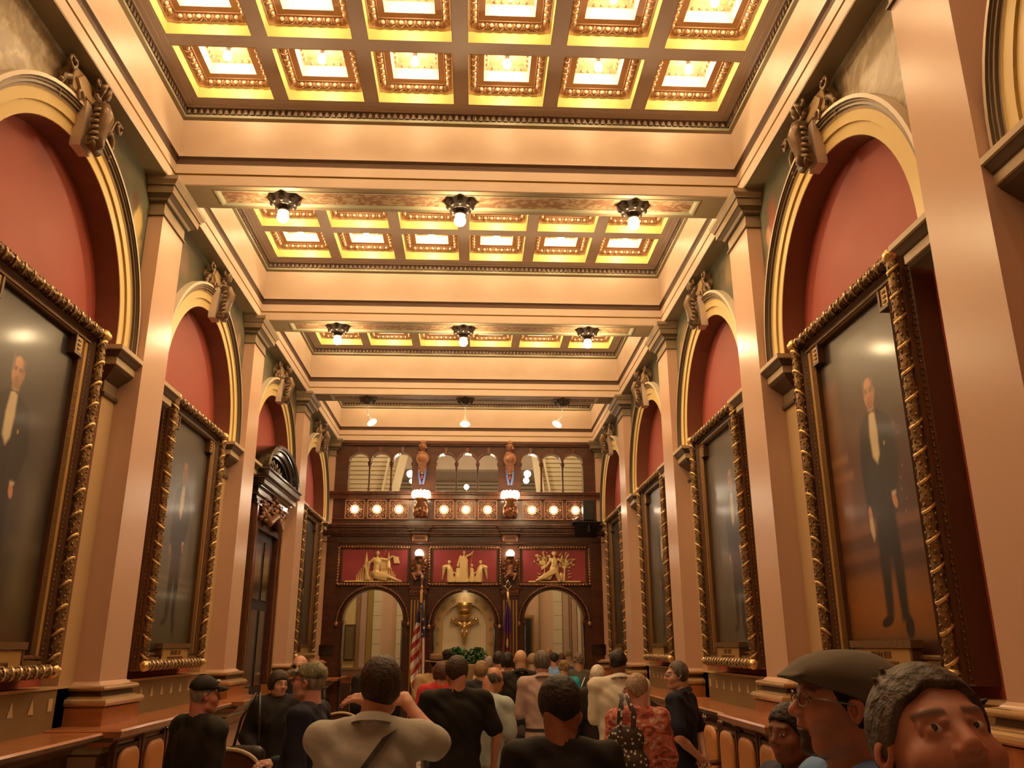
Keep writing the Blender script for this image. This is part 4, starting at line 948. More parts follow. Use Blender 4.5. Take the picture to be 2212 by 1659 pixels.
# centre: standing robed figure with staff, winged figures either side
S=SDF((-.50,-.11,-.01),(.50,.02,.66),.009)
S.ell((-.02,-.045,.605),(.030,.030,.038),.003); S.cap((-.02,-.04,.57),(-.03,-.04,.52),.014,.018,.004); S.ell((-.03,-.05,.44),(.080,.045,.095),.02); S.cap((-.03,-.05,.42),(-.03,-.05,.14),.085,.075,.03); S.cap((-.03,-.05,.14),(-.03,-.05,.02),.085,.12,.03)
S.cap((.03,-.04,.53),(.11,-.04,.56),.024,.018,.01); S.cap((.11,-.04,.56),(.165,-.04,.63),.016,.012,.01); S.cap((.165,-.04,.64),(.10,-.04,.20),.006,.006,.0); S.cap((-.09,-.04,.52),(-.14,-.05,.38),.028,.024,.01)
for k in range(9): S.cap((-.10+.018*k,-.085,.50-.01*abs(k-4)),(-.11+.022*k,-.085,.08),.008,.010,.003)
for u in (-1,1):
    S.ell((u*.325,-.05,.405),(.037,.036,.043),.003); S.cap((u*.325,-.04,.37),(u*.32,-.04,.33),.015,.018,.004); S.cap((u*.32,-.04,.285),(u*.31,-.04,.22),.048,.052,.02); S.cap((u*.31,-.045,.24),(u*.29,-.045,.02),.06,.085,.02)
    S.cap((u*.36,-.04,.33),(u*.27,-.06,.22),.022,.018,.01); S.cap((u*.27,-.06,.22),(u*.16,-.06,.14),.018,.016,.01)
    S.cap((u*.37,-.02,.32),(u*.43,-.02,.30),.04,.045,.02); S.cap((u*.43,-.02,.30),(u*.47,-.02,.05),.04,.012,.02)
    S.ell((u*.145,-.06,.335),(.028,.028,.035),.003); S.cap((u*.145,-.05,.25),(u*.15,-.05,.12),.04,.05,.02); S.cap((u*.15,-.05,.10),(u*.15,-.05,.02),.06,.07,.02)
relC=relief_mesh(S,'gold_relief',RP[1][0],bz); relC.parent=screen; relC.matrix_parent_inverse=parent_inv(screen); relC['label']='pale gold relief of a robed standing figure flanked by winged figures, centre crimson panel'
# right: seated draped woman between leafy trees
S=SDF((-.56,-.11,-.01),(.56,.02,.66),.009)
S.cap((-.54,-.02,.008),(.54,-.02,.008),.018,.018,.0)
S.ell((0,-.055,.575),(.044,.042,.052),.003); S.ell((0,-.03,.60),(.062,.02,.045),.003); S.cap((0,-.05,.53),(0,-.05,.49),.02,.024,.005); S.cap((0,-.05,.43),(.0,-.05,.36),.072,.068,.03); S.ell((.0,-.05,.28),(.10,.05,.09),.03)
S.cap((-.07,-.05,.47),(-.14,-.06,.36),.03,.025,.01); S.cap((-.14,-.06,.36),(-.27,-.06,.26),.024,.016,.01); S.cap((.08,-.05,.47),(.14,-.05,.42),.03,.025,.01); S.cap((.14,-.05,.42),(.17,-.05,.54),.024,.018,.01); S.cap((-.10,-.05,.46),(-.10,-.05,.55),.02,.016,.01)
S.cap((-.02,-.06,.22),(-.20,-.07,.12),.07,.05,.03); S.cap((-.20,-.07,.12),(-.38,-.05,.03),.06,.025,.02); S.cap((.03,-.06,.22),(.10,-.06,.03),.05,.04,.02)
for k in range(8): S.cap((.02-.02*k,-.09,.24-.01*k),(-.10-.035*k,-.07,.05),.009,.012,.003)
S.cap((.20,-.03,.02),(.22,-.03,.30),.03,.018,.01); S.cap((-.22,-.02,.1),(-.20,-.02,.40),.014,.012,.01); S.ell((.14,-.04,.10),(.05,.035,.10),.01)
rr_=random.Random(9)
for u in (-1,1):
    for k in range(46):
        a=rr_.random()*2*PI; q=rr_.random()**.6; px=u*.24+.19*q*math.cos(a); pz=.43+.21*q*math.sin(a)
        if pz<.30 and rr_.random()<.4: pz+=.1
        if abs(px)<.08: continue
        d=rr_.random()*PI; S.cap((px-.026*math.cos(d),-.02,pz-.026*math.sin(d)),(px+.026*math.cos(d),-.025,pz+.026*math.sin(d)),.009,.006,.002); d+=PI/2; S.cap((px-.02*math.cos(d),-.02,pz-.02*math.sin(d)),(px+.02*math.cos(d),-.025,pz+.02*math.sin(d)),.008,.006,.002)
        S.cap((px,-.01,pz),(u*.21,-.01,.28),.004,.005,.0)
    for z in (.10,.16): S.cap((u*.30,-.02,z),(u*.37,-.02,z+.02),.014,.006,.0)
relR=relief_mesh(S,'gold_relief',RP[2][0],bz); relR.parent=screen; relR.matrix_parent_inverse=parent_inv(screen); relR['label']='pale gold relief of a draped seated woman between leafy trees, right crimson panel'
# arch mouldings (carved leaf bands)
for (c,h,z) in AR:
    R_=.735 if c!=AR[1][0] else .725; b=MB(); zs=z-.05; n=30; pts=[(c-R_*math.cos(PI*i/n),Y0-.05,zs+(R_+.0)*math.sin(PI*i/n)) for i in range(n+1)]
    b.tube(pts,.03,M['mahog'],8); 
    for i in range(58):
        a=PI*(i+.5)/58; b.ball((c-R_*math.cos(a),Y0-.075,zs+R_*math.sin(a)),(.022,.014,.022),M['carve'],6,4)
    for u in (-1,1): b.ball((c+u*R_,Y0-.07,zs-.02),(.042,.035,.05),M['carvelt'],8,6)
    b.tube([(c-(h+.03)*math.cos(PI*i/n),Y0-.01,z+(h+.03)*math.sin(PI*i/n)) for i in range(n+1)],.022,M['mahoglt'],6)
    b.obj('leaf_arch_moulding',screen)
for (c,h,z) in AR:
    for u in (-1,1):
        b=MB(); x=c+u*(h-.0); b.box(x-.03,x+.03,Y0-.04,YT+.02,z-.06,z,M['mahoglt']); b.tube([(x-u*.01,Y0-.02,.1),(x-u*.01,Y0-.02,z-.06)],.02,M['ebony'],8); b.obj('arch_jamb',screen)
# side buttresses on the hall side
for u in (-1,1):
    b=MB(); x=XC+u*2.78; b.box(x-.12,x+.12,Y0-.05,Y0+.02,0,4.0,M['mahog']); b.box(x-.14,x+.14,Y0-.08,Y0+.02,0,.35,M['mahog']); b.box(x-.14,x+.14,Y0-.07,Y0+.02,1.62,1.82,M['ebony']); b.obj('end_stile',screen)
# niche board behind the centre arch
nb=MB(); yn=Y0+.34; cx=-.157
nb.box(cx-.95,cx+.95,yn+.12,yn+.2,0,3.3,M['nichewall'])
def arcn(r,y,zs=2.20): return [(cx-r,y,0)]+[(cx-r*math.cos(PI*i/24),y,zs+r*math.sin(PI*i/24)) for i in range(25)]+[(cx+r,y,0)]
nb.loft([arcn(.80,yn),arcn(.66,yn),arcn(.655,yn-.008),arcn(.64,yn-.008)],[M['nichewall'],M['nichewall'],M['nicheband']],closed=False)
nb.loft([arcn(.64,yn-.01),arcn(.475,yn-.01),arcn(.47,yn-.02),arcn(.455,yn-.02)],[M['nicheband'],M['nicheband'],M['nicheband']],closed=False)
nb.loft([arcn(.455,yn-.02),arcn(.455,yn+.125)],M['nichewall'],closed=False)
niche=nb.obj('trim_40'); tag(niche,'cream niche with stencilled tan arch band behind the centre arch of the screen',kind='structure')
b=MB()
def rosette(x,z):
    for k in range(10):
        a=2*PI*k/10; b.box(x+.045*math.cos(a)-.007,x+.045*math.cos(a)+.007,yn-.0135,yn-.011,z+.045*math.sin(a)-.007,z+.045*math.sin(a)+.007,M['nichedot'])
    for k in range(4):
        a=PI/4+PI*k/2; b.box(x+.018*math.cos(a)-.009,x+.018*math.cos(a)+.009,yn-.0135,yn-.011,z+.018*math.sin(a)-.009,z+.018*math.sin(a)+.009,M['nichedot'])
for k in range(7): a=PI*(k+.5)/7; rosette(cx-.558*math.cos(a),2.20+.558*math.sin(a))
for u in (-1,1):
    for k in range(6): rosette(cx+u*.558,2.12-.29*k)
b.obj('stencilled_rosettes',niche)
# gilded bracket figure in the niche
S=SDF((-.34,-.22,0),(.34,.13,.80),.0085)
S.cap((0,0,.02),(0,0,.14),.04,.065,.03); S.ell((0,0,.30),(.095,.075,.11),.04); S.ell((0,.0,.19),(.075,.06,.09),.03)
for u in (-1,1):
    S.ell((u*.048,-.06,.205),(.036,.035,.055),.012); S.cap((u*.06,0,.36),(u*.17,.0,.42),.045,.035,.03); S.cap((u*.17,0,.42),(u*.25,-.02,.47),.04,.04,.02); S.cap((u*.25,-.02,.47),(u*.29,-.03,.40),.035,.018,.02); S.cap((u*.10,0,.42),(u*.19,-.04,.48),.02,.03,.02)
S.ell((0,-.05,.315),(.05,.03,.055),.012); S.cap((0,0,.38),(0,0,.44),.05,.045,.02); S.ell((0,-.02,.50),(.065,.065,.08),.015); S.ell((0,-.085,.49),(.015,.02,.022),.006); S.ell((0,.01,.52),(.085,.07,.09),.01)
S.cap((0,0,.56),(0,0,.66),.13,.14,.02); S.ell((0,0,.645),(.15,.15,.10),.02); S.ell((0,-.06,.60),(.10,.10,.06),.01,'s'); S.cap((0,0,.725),(0,0,.74),.155,.165,.0); S.ell((0,0,.765),(.13,.13,.022),.01)
S.cut(lambda x,y,z: (y-.11)+0*x+0*z)
st=S.mesh('winged_bust',M['giltst'] if 'giltst' in M else M['giltr']); st.location=(cx,yn+.0,1.86); tag(st,'shiny gilded winged bust carrying an urn, mounted in the cream niche','statue')
for x,y_,z,e,r_ in ((-1.9,19.6,3.9,70,.25),(1.7,19.6,3.9,70,.25),(-2.3,19.2,6.9,60,.3),(2.0,19.2,6.9,60,.3),(-.2,20.6,5.2,90,.3),(-.157,YSC+.16,2.80,3,.05)):  # unseen point lights, added to brighten the rear rooms and the niche
    l=bpy.data.lights.new('rear_fill_light','POINT'); l.energy=e*.5; l.color=(1,.78,.48); l.shadow_soft_size=r_; lo=bpy.data.objects.new('rear_fill_light',l); COL.objects.link(lo); lo.location=(x,y_,z)
# ------------------------------------------------------------------ rooms beyond the screen
b=MB(); b.box(-4.5,4.2,24.0,24.1,0,7.5,M['cream']); b.box(-4.5,4.2,22.0,24.0,6.85,6.95,M['cream2']); b.box(-4.5,4.2,22,22.35,6.30,6.9,M['cream'])
for z0,z1,p in ((6.22,6.28,.25),(6.12,6.2,.15),(6.04,6.1,.1),(5.92,5.95,.06),(5.80,5.83,.06)): b.box(-4.5,4.2,24-p,24,z0,z1,M['cream2'])
b.box(-4.6,-4.5,18.2,24,0,7.5,M['cream']); b.box(4.2,4.3,18.2,24,0,7.5,M['cream']); b.box(-4.6,4.3,18.2,24.1,7.4,7.5,M['cream2'])
bk=tag(b.obj('wall_back'),'cream rear room walls and ceiling seen through the openings of the carved screen',kind='structure')
b=MB(); y=21.5
b.box(-3.4,-1.2,y,y+.1,0,4.7,M['pink']); b.box(.9,3.1,y,y+.1,0,4.7,M['pink'])
for sg,cs in ((1,[(-3.18,-2.88,'archcream'),(-2.83,-2.77,'torus'),(-2.74,-2.60,'peach'),(-2.58,-2.45,'ochre'),(-2.44,-2.235,'stone'),(-1.86,-1.72,'stone')]),(-1,[(1.10,1.32,'stone'),(1.65,1.70,'ochre'),(2.02,2.235,'stone'),(2.26,2.40,'peach'),(2.42,2.46,'ochre'),(2.48,2.60,'peach'),(2.62,2.70,'stone'),(2.74,2.95,'torus')])):
    for a,c,m in cs: b.box(a,c,y-.06,y,1.25,4.7,M[m])
for x0,x1 in ((-2.44,-2.235),(2.02,2.235),(1.10,1.32),(-1.86,-1.72)):
    for k in range(8): z=1.50+.335*k; b.box(x0,x1,y-.062,y-.058,z,z+.012,M['ochre'])
for x0,x1 in ((-3.4,-1.2),(.9,3.1)):
    b.box(x0,x1,y-.10,y,0,1.07,M['oak']); b.box(x0,x1,y-.14,y,1.07,1.13,M['oak']); b.box(x0,x1,y-.12,y,1.25,1.30,M['torus'])
    for k in range(5): b.box(x0+.2+.42*k,x0+.5+.42*k,y-.115,y-.09,.2,.95,M['oakdark'])
b.obj('panelled_corridor_wall',bk)
b=MB()
for x0,x1 in ((-3.2,-1.95),(1.62,3.0)):
    for k in range(14): z=4.95+.111*k; b.box(x0,x1,20.46,20.56,z,z+.085,M['stone']); b.box(x0,x1,20.5,20.6,z+.08,z+.115,M['archcream'])
for p,q,w_ in (((-2.30,4.95),(-2.05,6.5),.05),((-2.02,4.95),(-1.67,6.6),.20),((1.70,4.95),(1.50,6.6),.20),((1.96,4.95),(1.70,6.4),.05)):
    b.loft([[(p[0]-w_/2,20.3,p[1]),(p[0]+w_/2,20.3,p[1]),(p[0]+w_/2,20.4,p[1]),(p[0]-w_/2,20.4,p[1])],[(q[0]-w_/2,20.3,q[1]),(q[0]+w_/2,20.3,q[1]),(q[0]+w_/2,20.4,q[1]),(q[0]-w_/2,20.4,q[1])]],M['stone'])
b.obj('louvred_partition',bk)
gl=[(-1.50,19.5,5.67,.085,'upper round lamp behind the left arcade'),(-1.46,19.5,5.50,.055,'lower small round lamp behind the left arcade'),(1.27,19.5,5.69,.085,'upper round lamp behind the right arcade'),(1.24,19.5,5.53,.07,'lower round lamp behind the right arcade'),(-.17,19.5,5.37,.06,'small dim bulb standing behind the middle arcade opening'),(-.73,19.5,6.16,.05,'bright bulb high behind the first opening of the centre arcade')]
for x,y_,z,r,lb in gl:
    g=MB(); g.ball((0,0,0),r,M['glow'],12,8); g.tube([(0,0,r*.8),(0,0,r+.02)] if z>5.4 else [(0,0,-r*.8),(0,0,-r-.35)],.012,M['fixture'],6); o=g.obj('globe_lamp'); o.location=(x,y_,z); tag(o,lb+' of the screen','lamp','lamps glowing behind the balcony arcade')
# framed dark picture and sconce through the right arch, and one through the left
r=empty('framed_picture',(1.33,21.3,1.3)); b=MB(); b.box(1.02,1.53,21.36,21.42,1.42,2.52,M['giltflat']); b.box(1.05,1.49,21.34,21.38,1.48,2.46,M['gilt']); b.obj('frame',r); b=MB(); b.box(1.06,1.44,21.33,21.36,1.52,2.42,M['black']); b.obj('canvas',r); tag(r,'dark picture in a gold frame seen through the right arch of the screen','picture')
r=empty('framed_picture',(-3.0,21.3,1.3)); b=MB(); b.box(-3.1,-2.84,21.36,21.42,1.45,2.3,M['gilt']); b.obj('frame',r); b=MB(); b.box(-3.07,-2.88,21.33,21.37,1.5,2.25,M['olivewall']); b.obj('canvas',r); tag(r,'small gilt framed picture seen through the left arch of the screen','picture')
r=empty('wall_sconce',(1.10,21.2,2.5)); b=MB(); b.lathe([(.01,-.06),(.05,-.03),(.09,.03),(.10,.05)],M['fixture'],n=12); localobj(b,'bracket',r); b=MB(); b.lathe([(.07,.04),(.11,.11),(.09,.19),(.03,.21)],M['nichewall'],n=12); localobj(b,'glass_shade',r); tag(r,'black wall sconce with pale shade above the picture in the right arch','lamp')
# ------------------------------------------------------------------ chairs along the walls
def chair_proto():
    """back towards local +x, seat towards local -x (front)"""
    r=empty('leather_armchair',(0,0,0)); wd=M['chairwood']
    for sy in (-1,1):
        b=MB(); b.box(.19,.235,sy*.245-.022,sy*.245+.022,0,1.07,wd); b.ball((.212,sy*.245,1.085),(.026,.026,.03),wd,8,6); b.ball((.212,sy*.245,1.115),.014,wd,8,5); localobj(b,'leg',r)
        b=MB(); b.lathe([(.02,0),(.024,.04),(.018,.10),(.026,.22),(.020,.34),(.026,.42),(.022,.46),(.020,.52),(.024,.60),(.018,.66)],wd,c=(-.25,sy*.24,0),n=10); localobj(b,'leg',r)
        b=MB(); b.tube([(.20,sy*.245,.74),(.05,sy*.265,.735),(-.12,sy*.275,.70),(-.25,sy*.27,.685),(-.30,sy*.26,.70),(-.315,sy*.255,.67)],[.02,.022,.024,.028,.028,.02],wd,8); localobj(b,'arm',r)
    b=MB(); b.box(-.27,.22,-.25,.25,.40,.445,wd); b.box(.195,.23,-.25,.25,1.02,1.06,wd); b.box(.195,.23,-.25,.25,.56,.60,wd); localobj(b,'frame',r)
    b=MB(); b.loft([[(-.26,-.23,.445),(.18,-.23,.445),(.18,.23,.445),(-.26,.23,.445)],[(-.28,-.25,.475),(.19,-.24,.475),(.19,.24,.475),(-.28,.25,.475)],[(-.22,-.2,.505),(.15,-.2,.505),(.15,.2,.505),(-.22,.2,.505)]],M['leather'],caps=True,smooth=True); localobj(b,'seat',r)
    b=MB(); n=14; out=[]
    def rr(w,z0,z1,rad,x):
        pts=[]
        for (cy,cz,a0) in ((w-rad,z1-rad,0),(-w+rad,z1-rad,PI/2),(-w+rad*.3,z0+rad*.3,PI),(w-rad*.3,z0+rad*.3,3*PI/2)):
            rd=rad if a0<PI else rad*.3
            for i in range(5): a=a0+PI/2*i/4; pts.append((x,cy+rd*math.cos(a),cz+rd*math.sin(a)))
        return pts
    b.loft([rr(.20,.60,1.035,.12,.20),rr(.205,.60,1.04,.12,.18),rr(.195,.61,1.03,.11,.165),rr(.14,.66,.98,.08,.155)],M['leather'],caps=True,smooth=True); localobj(b,'backrest_pad',r)
    return r
cp=chair_proto(); first=True
rl=['nearest','second nearest','third nearest','fourth nearest','fifth nearest','sixth nearest']
for i,y in enumerate((7.10,7.67,8.24,8.81,9.38,9.95)):
    q=cp if first else copy_tree(cp); first=False; q.location=(2.19,y,0); tag(q,'tan leather armchair, %s visible in the row against the right wall'%rl[i],'chair','leather armchairs against the right wall')
for i,y in enumerate((7.33,7.90,8.47)):
    q=copy_tree(cp); q.location=(-2.53,y,0); q.rotation_euler=(0,0,PI); tag(q,'tan leather armchair, %s visible against the left wall behind the black-capped person'%rl[i],'chair','leather armchairs against the left wall')
def round_chair(x,y,label,rz=0):
    r=empty('round_back_chair',(x,y,0),rz); b=MB()
    def ring(w,zt,d,yy): return [(w*math.cos(a),yy,zt-d+d*math.sin(a)) for a in [PI*i/14 for i in range(15)]]+[(-w,yy,.5),(w,yy,.5)]
    b.loft([ring(.24,1.10,.17,.24),ring(.24,1.10,.17,.29)],M['chairwood'],caps=True); localobj(b,'backrest',r)
    b=MB(); b.tube([(p[0],.232,p[2]) for p in ring(.245,1.105,.17,0)[:15]],.014,M['pale'],6); b.tube([(.245,.232,.93),(.245,.232,.5)],.014,M['pale'],6); b.tube([(-.245,.232,.93),(-.245,.232,.5)],.014,M['pale'],6); localobj(b,'rim',r)
    b=MB(); b.box(-.25,.25,-.25,.26,.42,.48,M['leather']); localobj(b,'seat',r)
    for u in (-1,1):
        for v in (-.22,.25): b=MB(); b.tube([(u*.21,v,.42),(u*.22,v,0)],.022,M['chairwood'],8); localobj(b,'leg',r)
round_chair(-1.715,6.25,'dark chair with pale-rimmed rounded back beside the black-capped person at the left')
tag(bpy.data.objects['round_back_chair'],'dark chair with pale-rimmed rounded back beside the black-capped person at the left','chair')
round_chair(-1.42,9.6,'',0); tag(bpy.data.objects['round_back_chair.001'],'dark round-backed chair glimpsed beyond the raised hand of the photographer','chair')

# ------------------------------------------------------------------ rope barrier
r=empty('rope_barrier',(-1.25,14.6,0)); tag(r,'blue velvet rope hung between chrome posts at the foot of the left screen pilaster','rope barrier')
def post(x,y,z):
    b=MB(); b.lathe([(.15,0),(.15,.02),(.04,.05),(.02,.07),(.02,.92),(.035,.93),(.035,.96),(.01,.99)],M['chrome'],c=(x,y,0),n=14); o=b.obj('post',r)
post(-1.32,14.2,1); post(-.88,16.2,1)
b=MB(); b.tube([(-1.32+.44*t,14.2+2.0*t,.93-.42*4*t*(1-t)*.9) for t in [i/16 for i in range(17)]],.022,M['rope'],8); b.obj('rope',r)

# ------------------------------------------------------------------ flags
def flag():
    r=empty('flag',(-1.02,17.30,0)); tag(r,'United States flag with gold fringe hanging on a staff before the left screen pilaster','flag','flags before the screen')
    b=MB(); b.lathe([(.16,0),(.16,.03),(.05,.08),(.03,.1)],M['giltr'],n=14); localobj(b,'stand',r)
    b=MB(); b.tube([(0,0,.08),(0,0,3.02)],.014,M['oak'],8); b.lathe([(.012,3.0),(.03,3.03),(.02,3.07),(.035,3.10),(.025,3.14),(.004,3.2)],M['chrome'],n=10); localobj(b,'staff',r)
    prof=[(2.90,-.02,.02),(2.62,-.035,.045),(2.46,-.06,.055),(2.20,-.10,.10),(1.84,-.16,.10),(1.50,-.175,.11),(1.15,-.165,.09),(.90,-.10,.07),(.68,.01,.05)]
    nz,nu=150,60; zs=np.linspace(2.62,.68,nz); zl=np.array([p[0] for p in prof])[::-1]; xl_=np.interp(zs,zl,np.array([p[1] for p in prof])[::-1]); xr_=np.interp(zs,zl,np.array([p[2] for p in prof])[::-1])
    u=np.linspace(0,1,nu); U,Z=np.meshgrid(u,zs,indexing='ij'); X=xl_[None,:]+(xr_-xl_)[None,:]*U; wd_=(xr_-xl_)[None,:]
    Yd=-.03-.10*wd_/.27*np.sin(U*PI*2.6+.6)-.02*np.sin(U*19+Z*2)
    # stripes: left fold shows slanting stripes, right fold near-vertical ones
    C=np.zeros(U.shape+(3,)); w_=np.array((.78,.72,.66)); rd=np.array((.42,.025,.03)); bl=np.array((.015,.025,.10))
    s1=np.sin((Z-.30*U)*2*PI/.245+.3)>0; s2=np.sin(X*2*PI/.062+Z*2.2)>0; left=U<.62-.15*np.sin(Z*3)
    st=np.where(left,s1,s2); C[:]=np.where(st[...,None],rd,w_)
    blue=(Z>2.24)|((U>.66)&(Z>1.95)); C[blue]=bl
    for (a,z) in ((.35,2.47),(.55,2.33),(.8,2.30),(.85,2.14),(.75,2.02),(.5,2.55)): C[(np.hypot((U-a)*wd_,Z-z)<.019)]=w_
    C*= (.8+.2*np.cos(U*PI*2.6+.6))[...,None]**0
    e=np.abs(Z-np.interp(U,[0,.15,.3,.45,.6],[1.60,1.66,1.72,1.76,1.80]))<.022; C[e&(U<.55)]=(.62,.40,.12)
    e=np.abs(Z-np.interp(U,[0,.2,.4],[1.28,1.36,1.46]))<.020; C[e&(U<.4)]=(.62,.40,.12)
    C[(U<.055)&(Z<1.3)]=(.62,.40,.12)
    me=grid_obj('cloth',U,Z,C,lambda a,c:np.stack([X.ravel(),Yd.ravel(),Z.ravel()],1),M['cloth'],None); me.parent=r; sol=me.modifiers.new('s','SOLIDIFY'); sol.thickness=.006
    for p in me.data.polygons: p.use_smooth=True
    b=MB()
    for k in (-1,1): b.tube([(k*.012,-.03,2.93),(k*.018,-.05,2.6),(k*.012+.02,-.06,2.25)],.007,M['giltr'],6)
    b.ball((.0,-.03,2.93),.028,M['giltr'],8,6); localobj(b,'gold_cord',r)
M['cloth']=vcmat('satin_flag_cloth',.5); flag()
def banner():
    r=empty('flag',(.715,17.30,0)); tag(r,'purple and maroon banner with gold emblem on a staff topped by a square and compasses','banner','flags before the screen')
    b=MB(); b.lathe([(.16,0),(.16,.03),(.05,.08),(.03,.1)],M['giltr'],n=14); localobj(b,'stand',r)
    b=MB(); b.tube([(0,0,.08),(0,0,2.90)],.014,M['oak'],8); localobj(b,'staff',r)
    b=MB()
    for k in (-1,1):
        b.tube([(0,-.01,3.07),(k*.055,-.01,2.93)],.011,M['chrome'],6); b.tube([(0,-.01,2.86),(k*.075,-.01,2.96)],.012,M['chrome'],6)
    b.tube([(0,0,2.86),(0,0,2.90)],.02,M['chrome'],6); localobj(b,'finial',r)
    zs=np.linspace(2.66,.9,90); hw=np.interp(zs,[.9,1.75,2.06,2.37,2.66],[.13,.105,.085,.07,.015]); U,Z=np.meshgrid(np.linspace(-1,1,40),zs,indexing='ij'); cx=np.interp(zs,[.9,2.0,2.66],[-.03,-.01,.0])
    X=cx[None,:]+hw[None,:]*U; Yd=-.04-.03*np.cos(U*PI*3.3)*(hw[None,:]/.1); C=np.zeros(U.shape+(3,)); t=np.clip((Z-2.0)/.08,0,1)[...,None]; C[:]=np.array((.075,.02,.16))*t+np.array((.17,.045,.05))*(1-t)
    d=np.hypot(X/.045+.2,(Z-1.84)/.115); C[d<1]=(.03,.008,.01); d=np.hypot((X+.01)/.024,(Z-1.85)/.085); C[d<1]=(.75,.55,.22); C[(np.abs(Z-1.79)<.012)&(d<1.3)]=(.4,.25,.1)
    me=grid_obj('cloth',U,Z,C,lambda a,c:np.stack([X.ravel(),Yd.ravel(),Z.ravel()],1),M['cloth'],None); me.parent=r; sol=me.modifiers.new('s','SOLIDIFY'); sol.thickness=.006
    for p in me.data.polygons: p.use_smooth=True
    b=MB(); b.tube([(0,-.03,2.84),(.005,-.05,2.70),(.025,-.05,2.55)],[.03,.022,.008],M['giltr'],7); localobj(b,'gold_cord',r)
banner()
# ------------------------------------------------------------------ planter with ivy
r=empty('potted_ivy',(-.13,17.25,0)); tag(r,'tan planter stand brimming with green ivy below the gilded bust','plant')
b=MB(); b.lathe([(.26,0),(.28,.05),(.20,.15),(.18,.8),(.24,1.05),(.34,1.22),(.42,1.42),(.43,1.46),(.38,1.46),(.36,1.40)],M['pot'],n=24); localobj(b,'planter',r)
b=MB(); rg=random.Random(3)
for (cx,cy,cz_,rx,rz_,n) in ((-.16,0,1.62,.26,.15,420),(.24,0,1.60,.22,.17,360),(-.33,-.02,1.54,.16,.10,120),(.06,-.05,1.52,.3,.08,160),(.34,-.05,1.50,.12,.08,60)):
    for i in range(n):
        a=rg.random()*2*PI; t=rg.random(); q=t**.45; ph=rg.random()*PI; p=Vector((cx+rx*q*math.cos(a)*math.sin(ph),cy+.16*q*math.sin(a)*math.sin(ph),cz_+rz_*q*math.cos(ph)))
        s_=.026+.014*rg.random(); Rm=Euler((rg.uniform(-1,.4),rg.uniform(-.8,.8),rg.random()*6.28)).to_matrix()
        lf=[(0,-1,0),(.55,-.55,.1),(.95,-.15,-.1),(.5,.2,.05),(.35,.7,-.05),(0,1.1,-.15),(-.35,.7,-.05),(-.5,.2,.05),(-.95,-.15,-.1),(-.55,-.55,.1)]
        b.add([tuple(p+Rm@(Vector(v)*s_)) for v in lf],[tuple(range(10))],M['leaf'])
o=b.obj('ivy_foliage',None,recalc=False); o.parent=r; o['kind']='stuff'
# ------------------------------------------------------------------ loudspeaker on its shelf
r=empty('loudspeaker',(2.42,17.55,4.30)); tag(r,'black loudspeaker standing on a dark shelf at the right end of the balcony','speaker')
b=MB(); b.box(-.115,.125,-.13,.12,0,.43,M['blackplastic']); localobj(b,'cabinet',r,bevel=.012); b=MB(); b.box(-.095,.105,-.14,-.13,.02,.41,M['grille'] if 'grille' in M else M['blackplastic']); b.ball((-.01,-.142,.03),(.02,.006,.008),M['chrome'],8,5); localobj(b,'grille',r)
r=empty('speaker_shelf',(2.42,17.55,4.27)); tag(r,'dark shelf with raking bracket carrying the loudspeaker at the right','shelf')
b=MB(); b.box(-.34,.28,-.20,.35,-.02,.0,M['blackplastic']); localobj(b,'board',r); b=MB(); b.loft([[(-.25,.3,-.25),(.2,.3,-.25)],[(-.30,-.15,-.03),(.24,-.15,-.03)]],M['blackplastic'],closed=False); b.box(-.02,.02,-.1,.3,-.2,-.02,M['blackplastic']); localobj(b,'bracket',r)
r=empty('small_spotlight',(2.17,17.45,4.32)); tag(r,'small silver cylindrical spotlight lying left of the loudspeaker','lamp'); b=MB(); b.tube([(-.09,0,-.015),(.06,0,.03)],[.028,.034],M['chrome'],12); localobj(b,'housing',r)
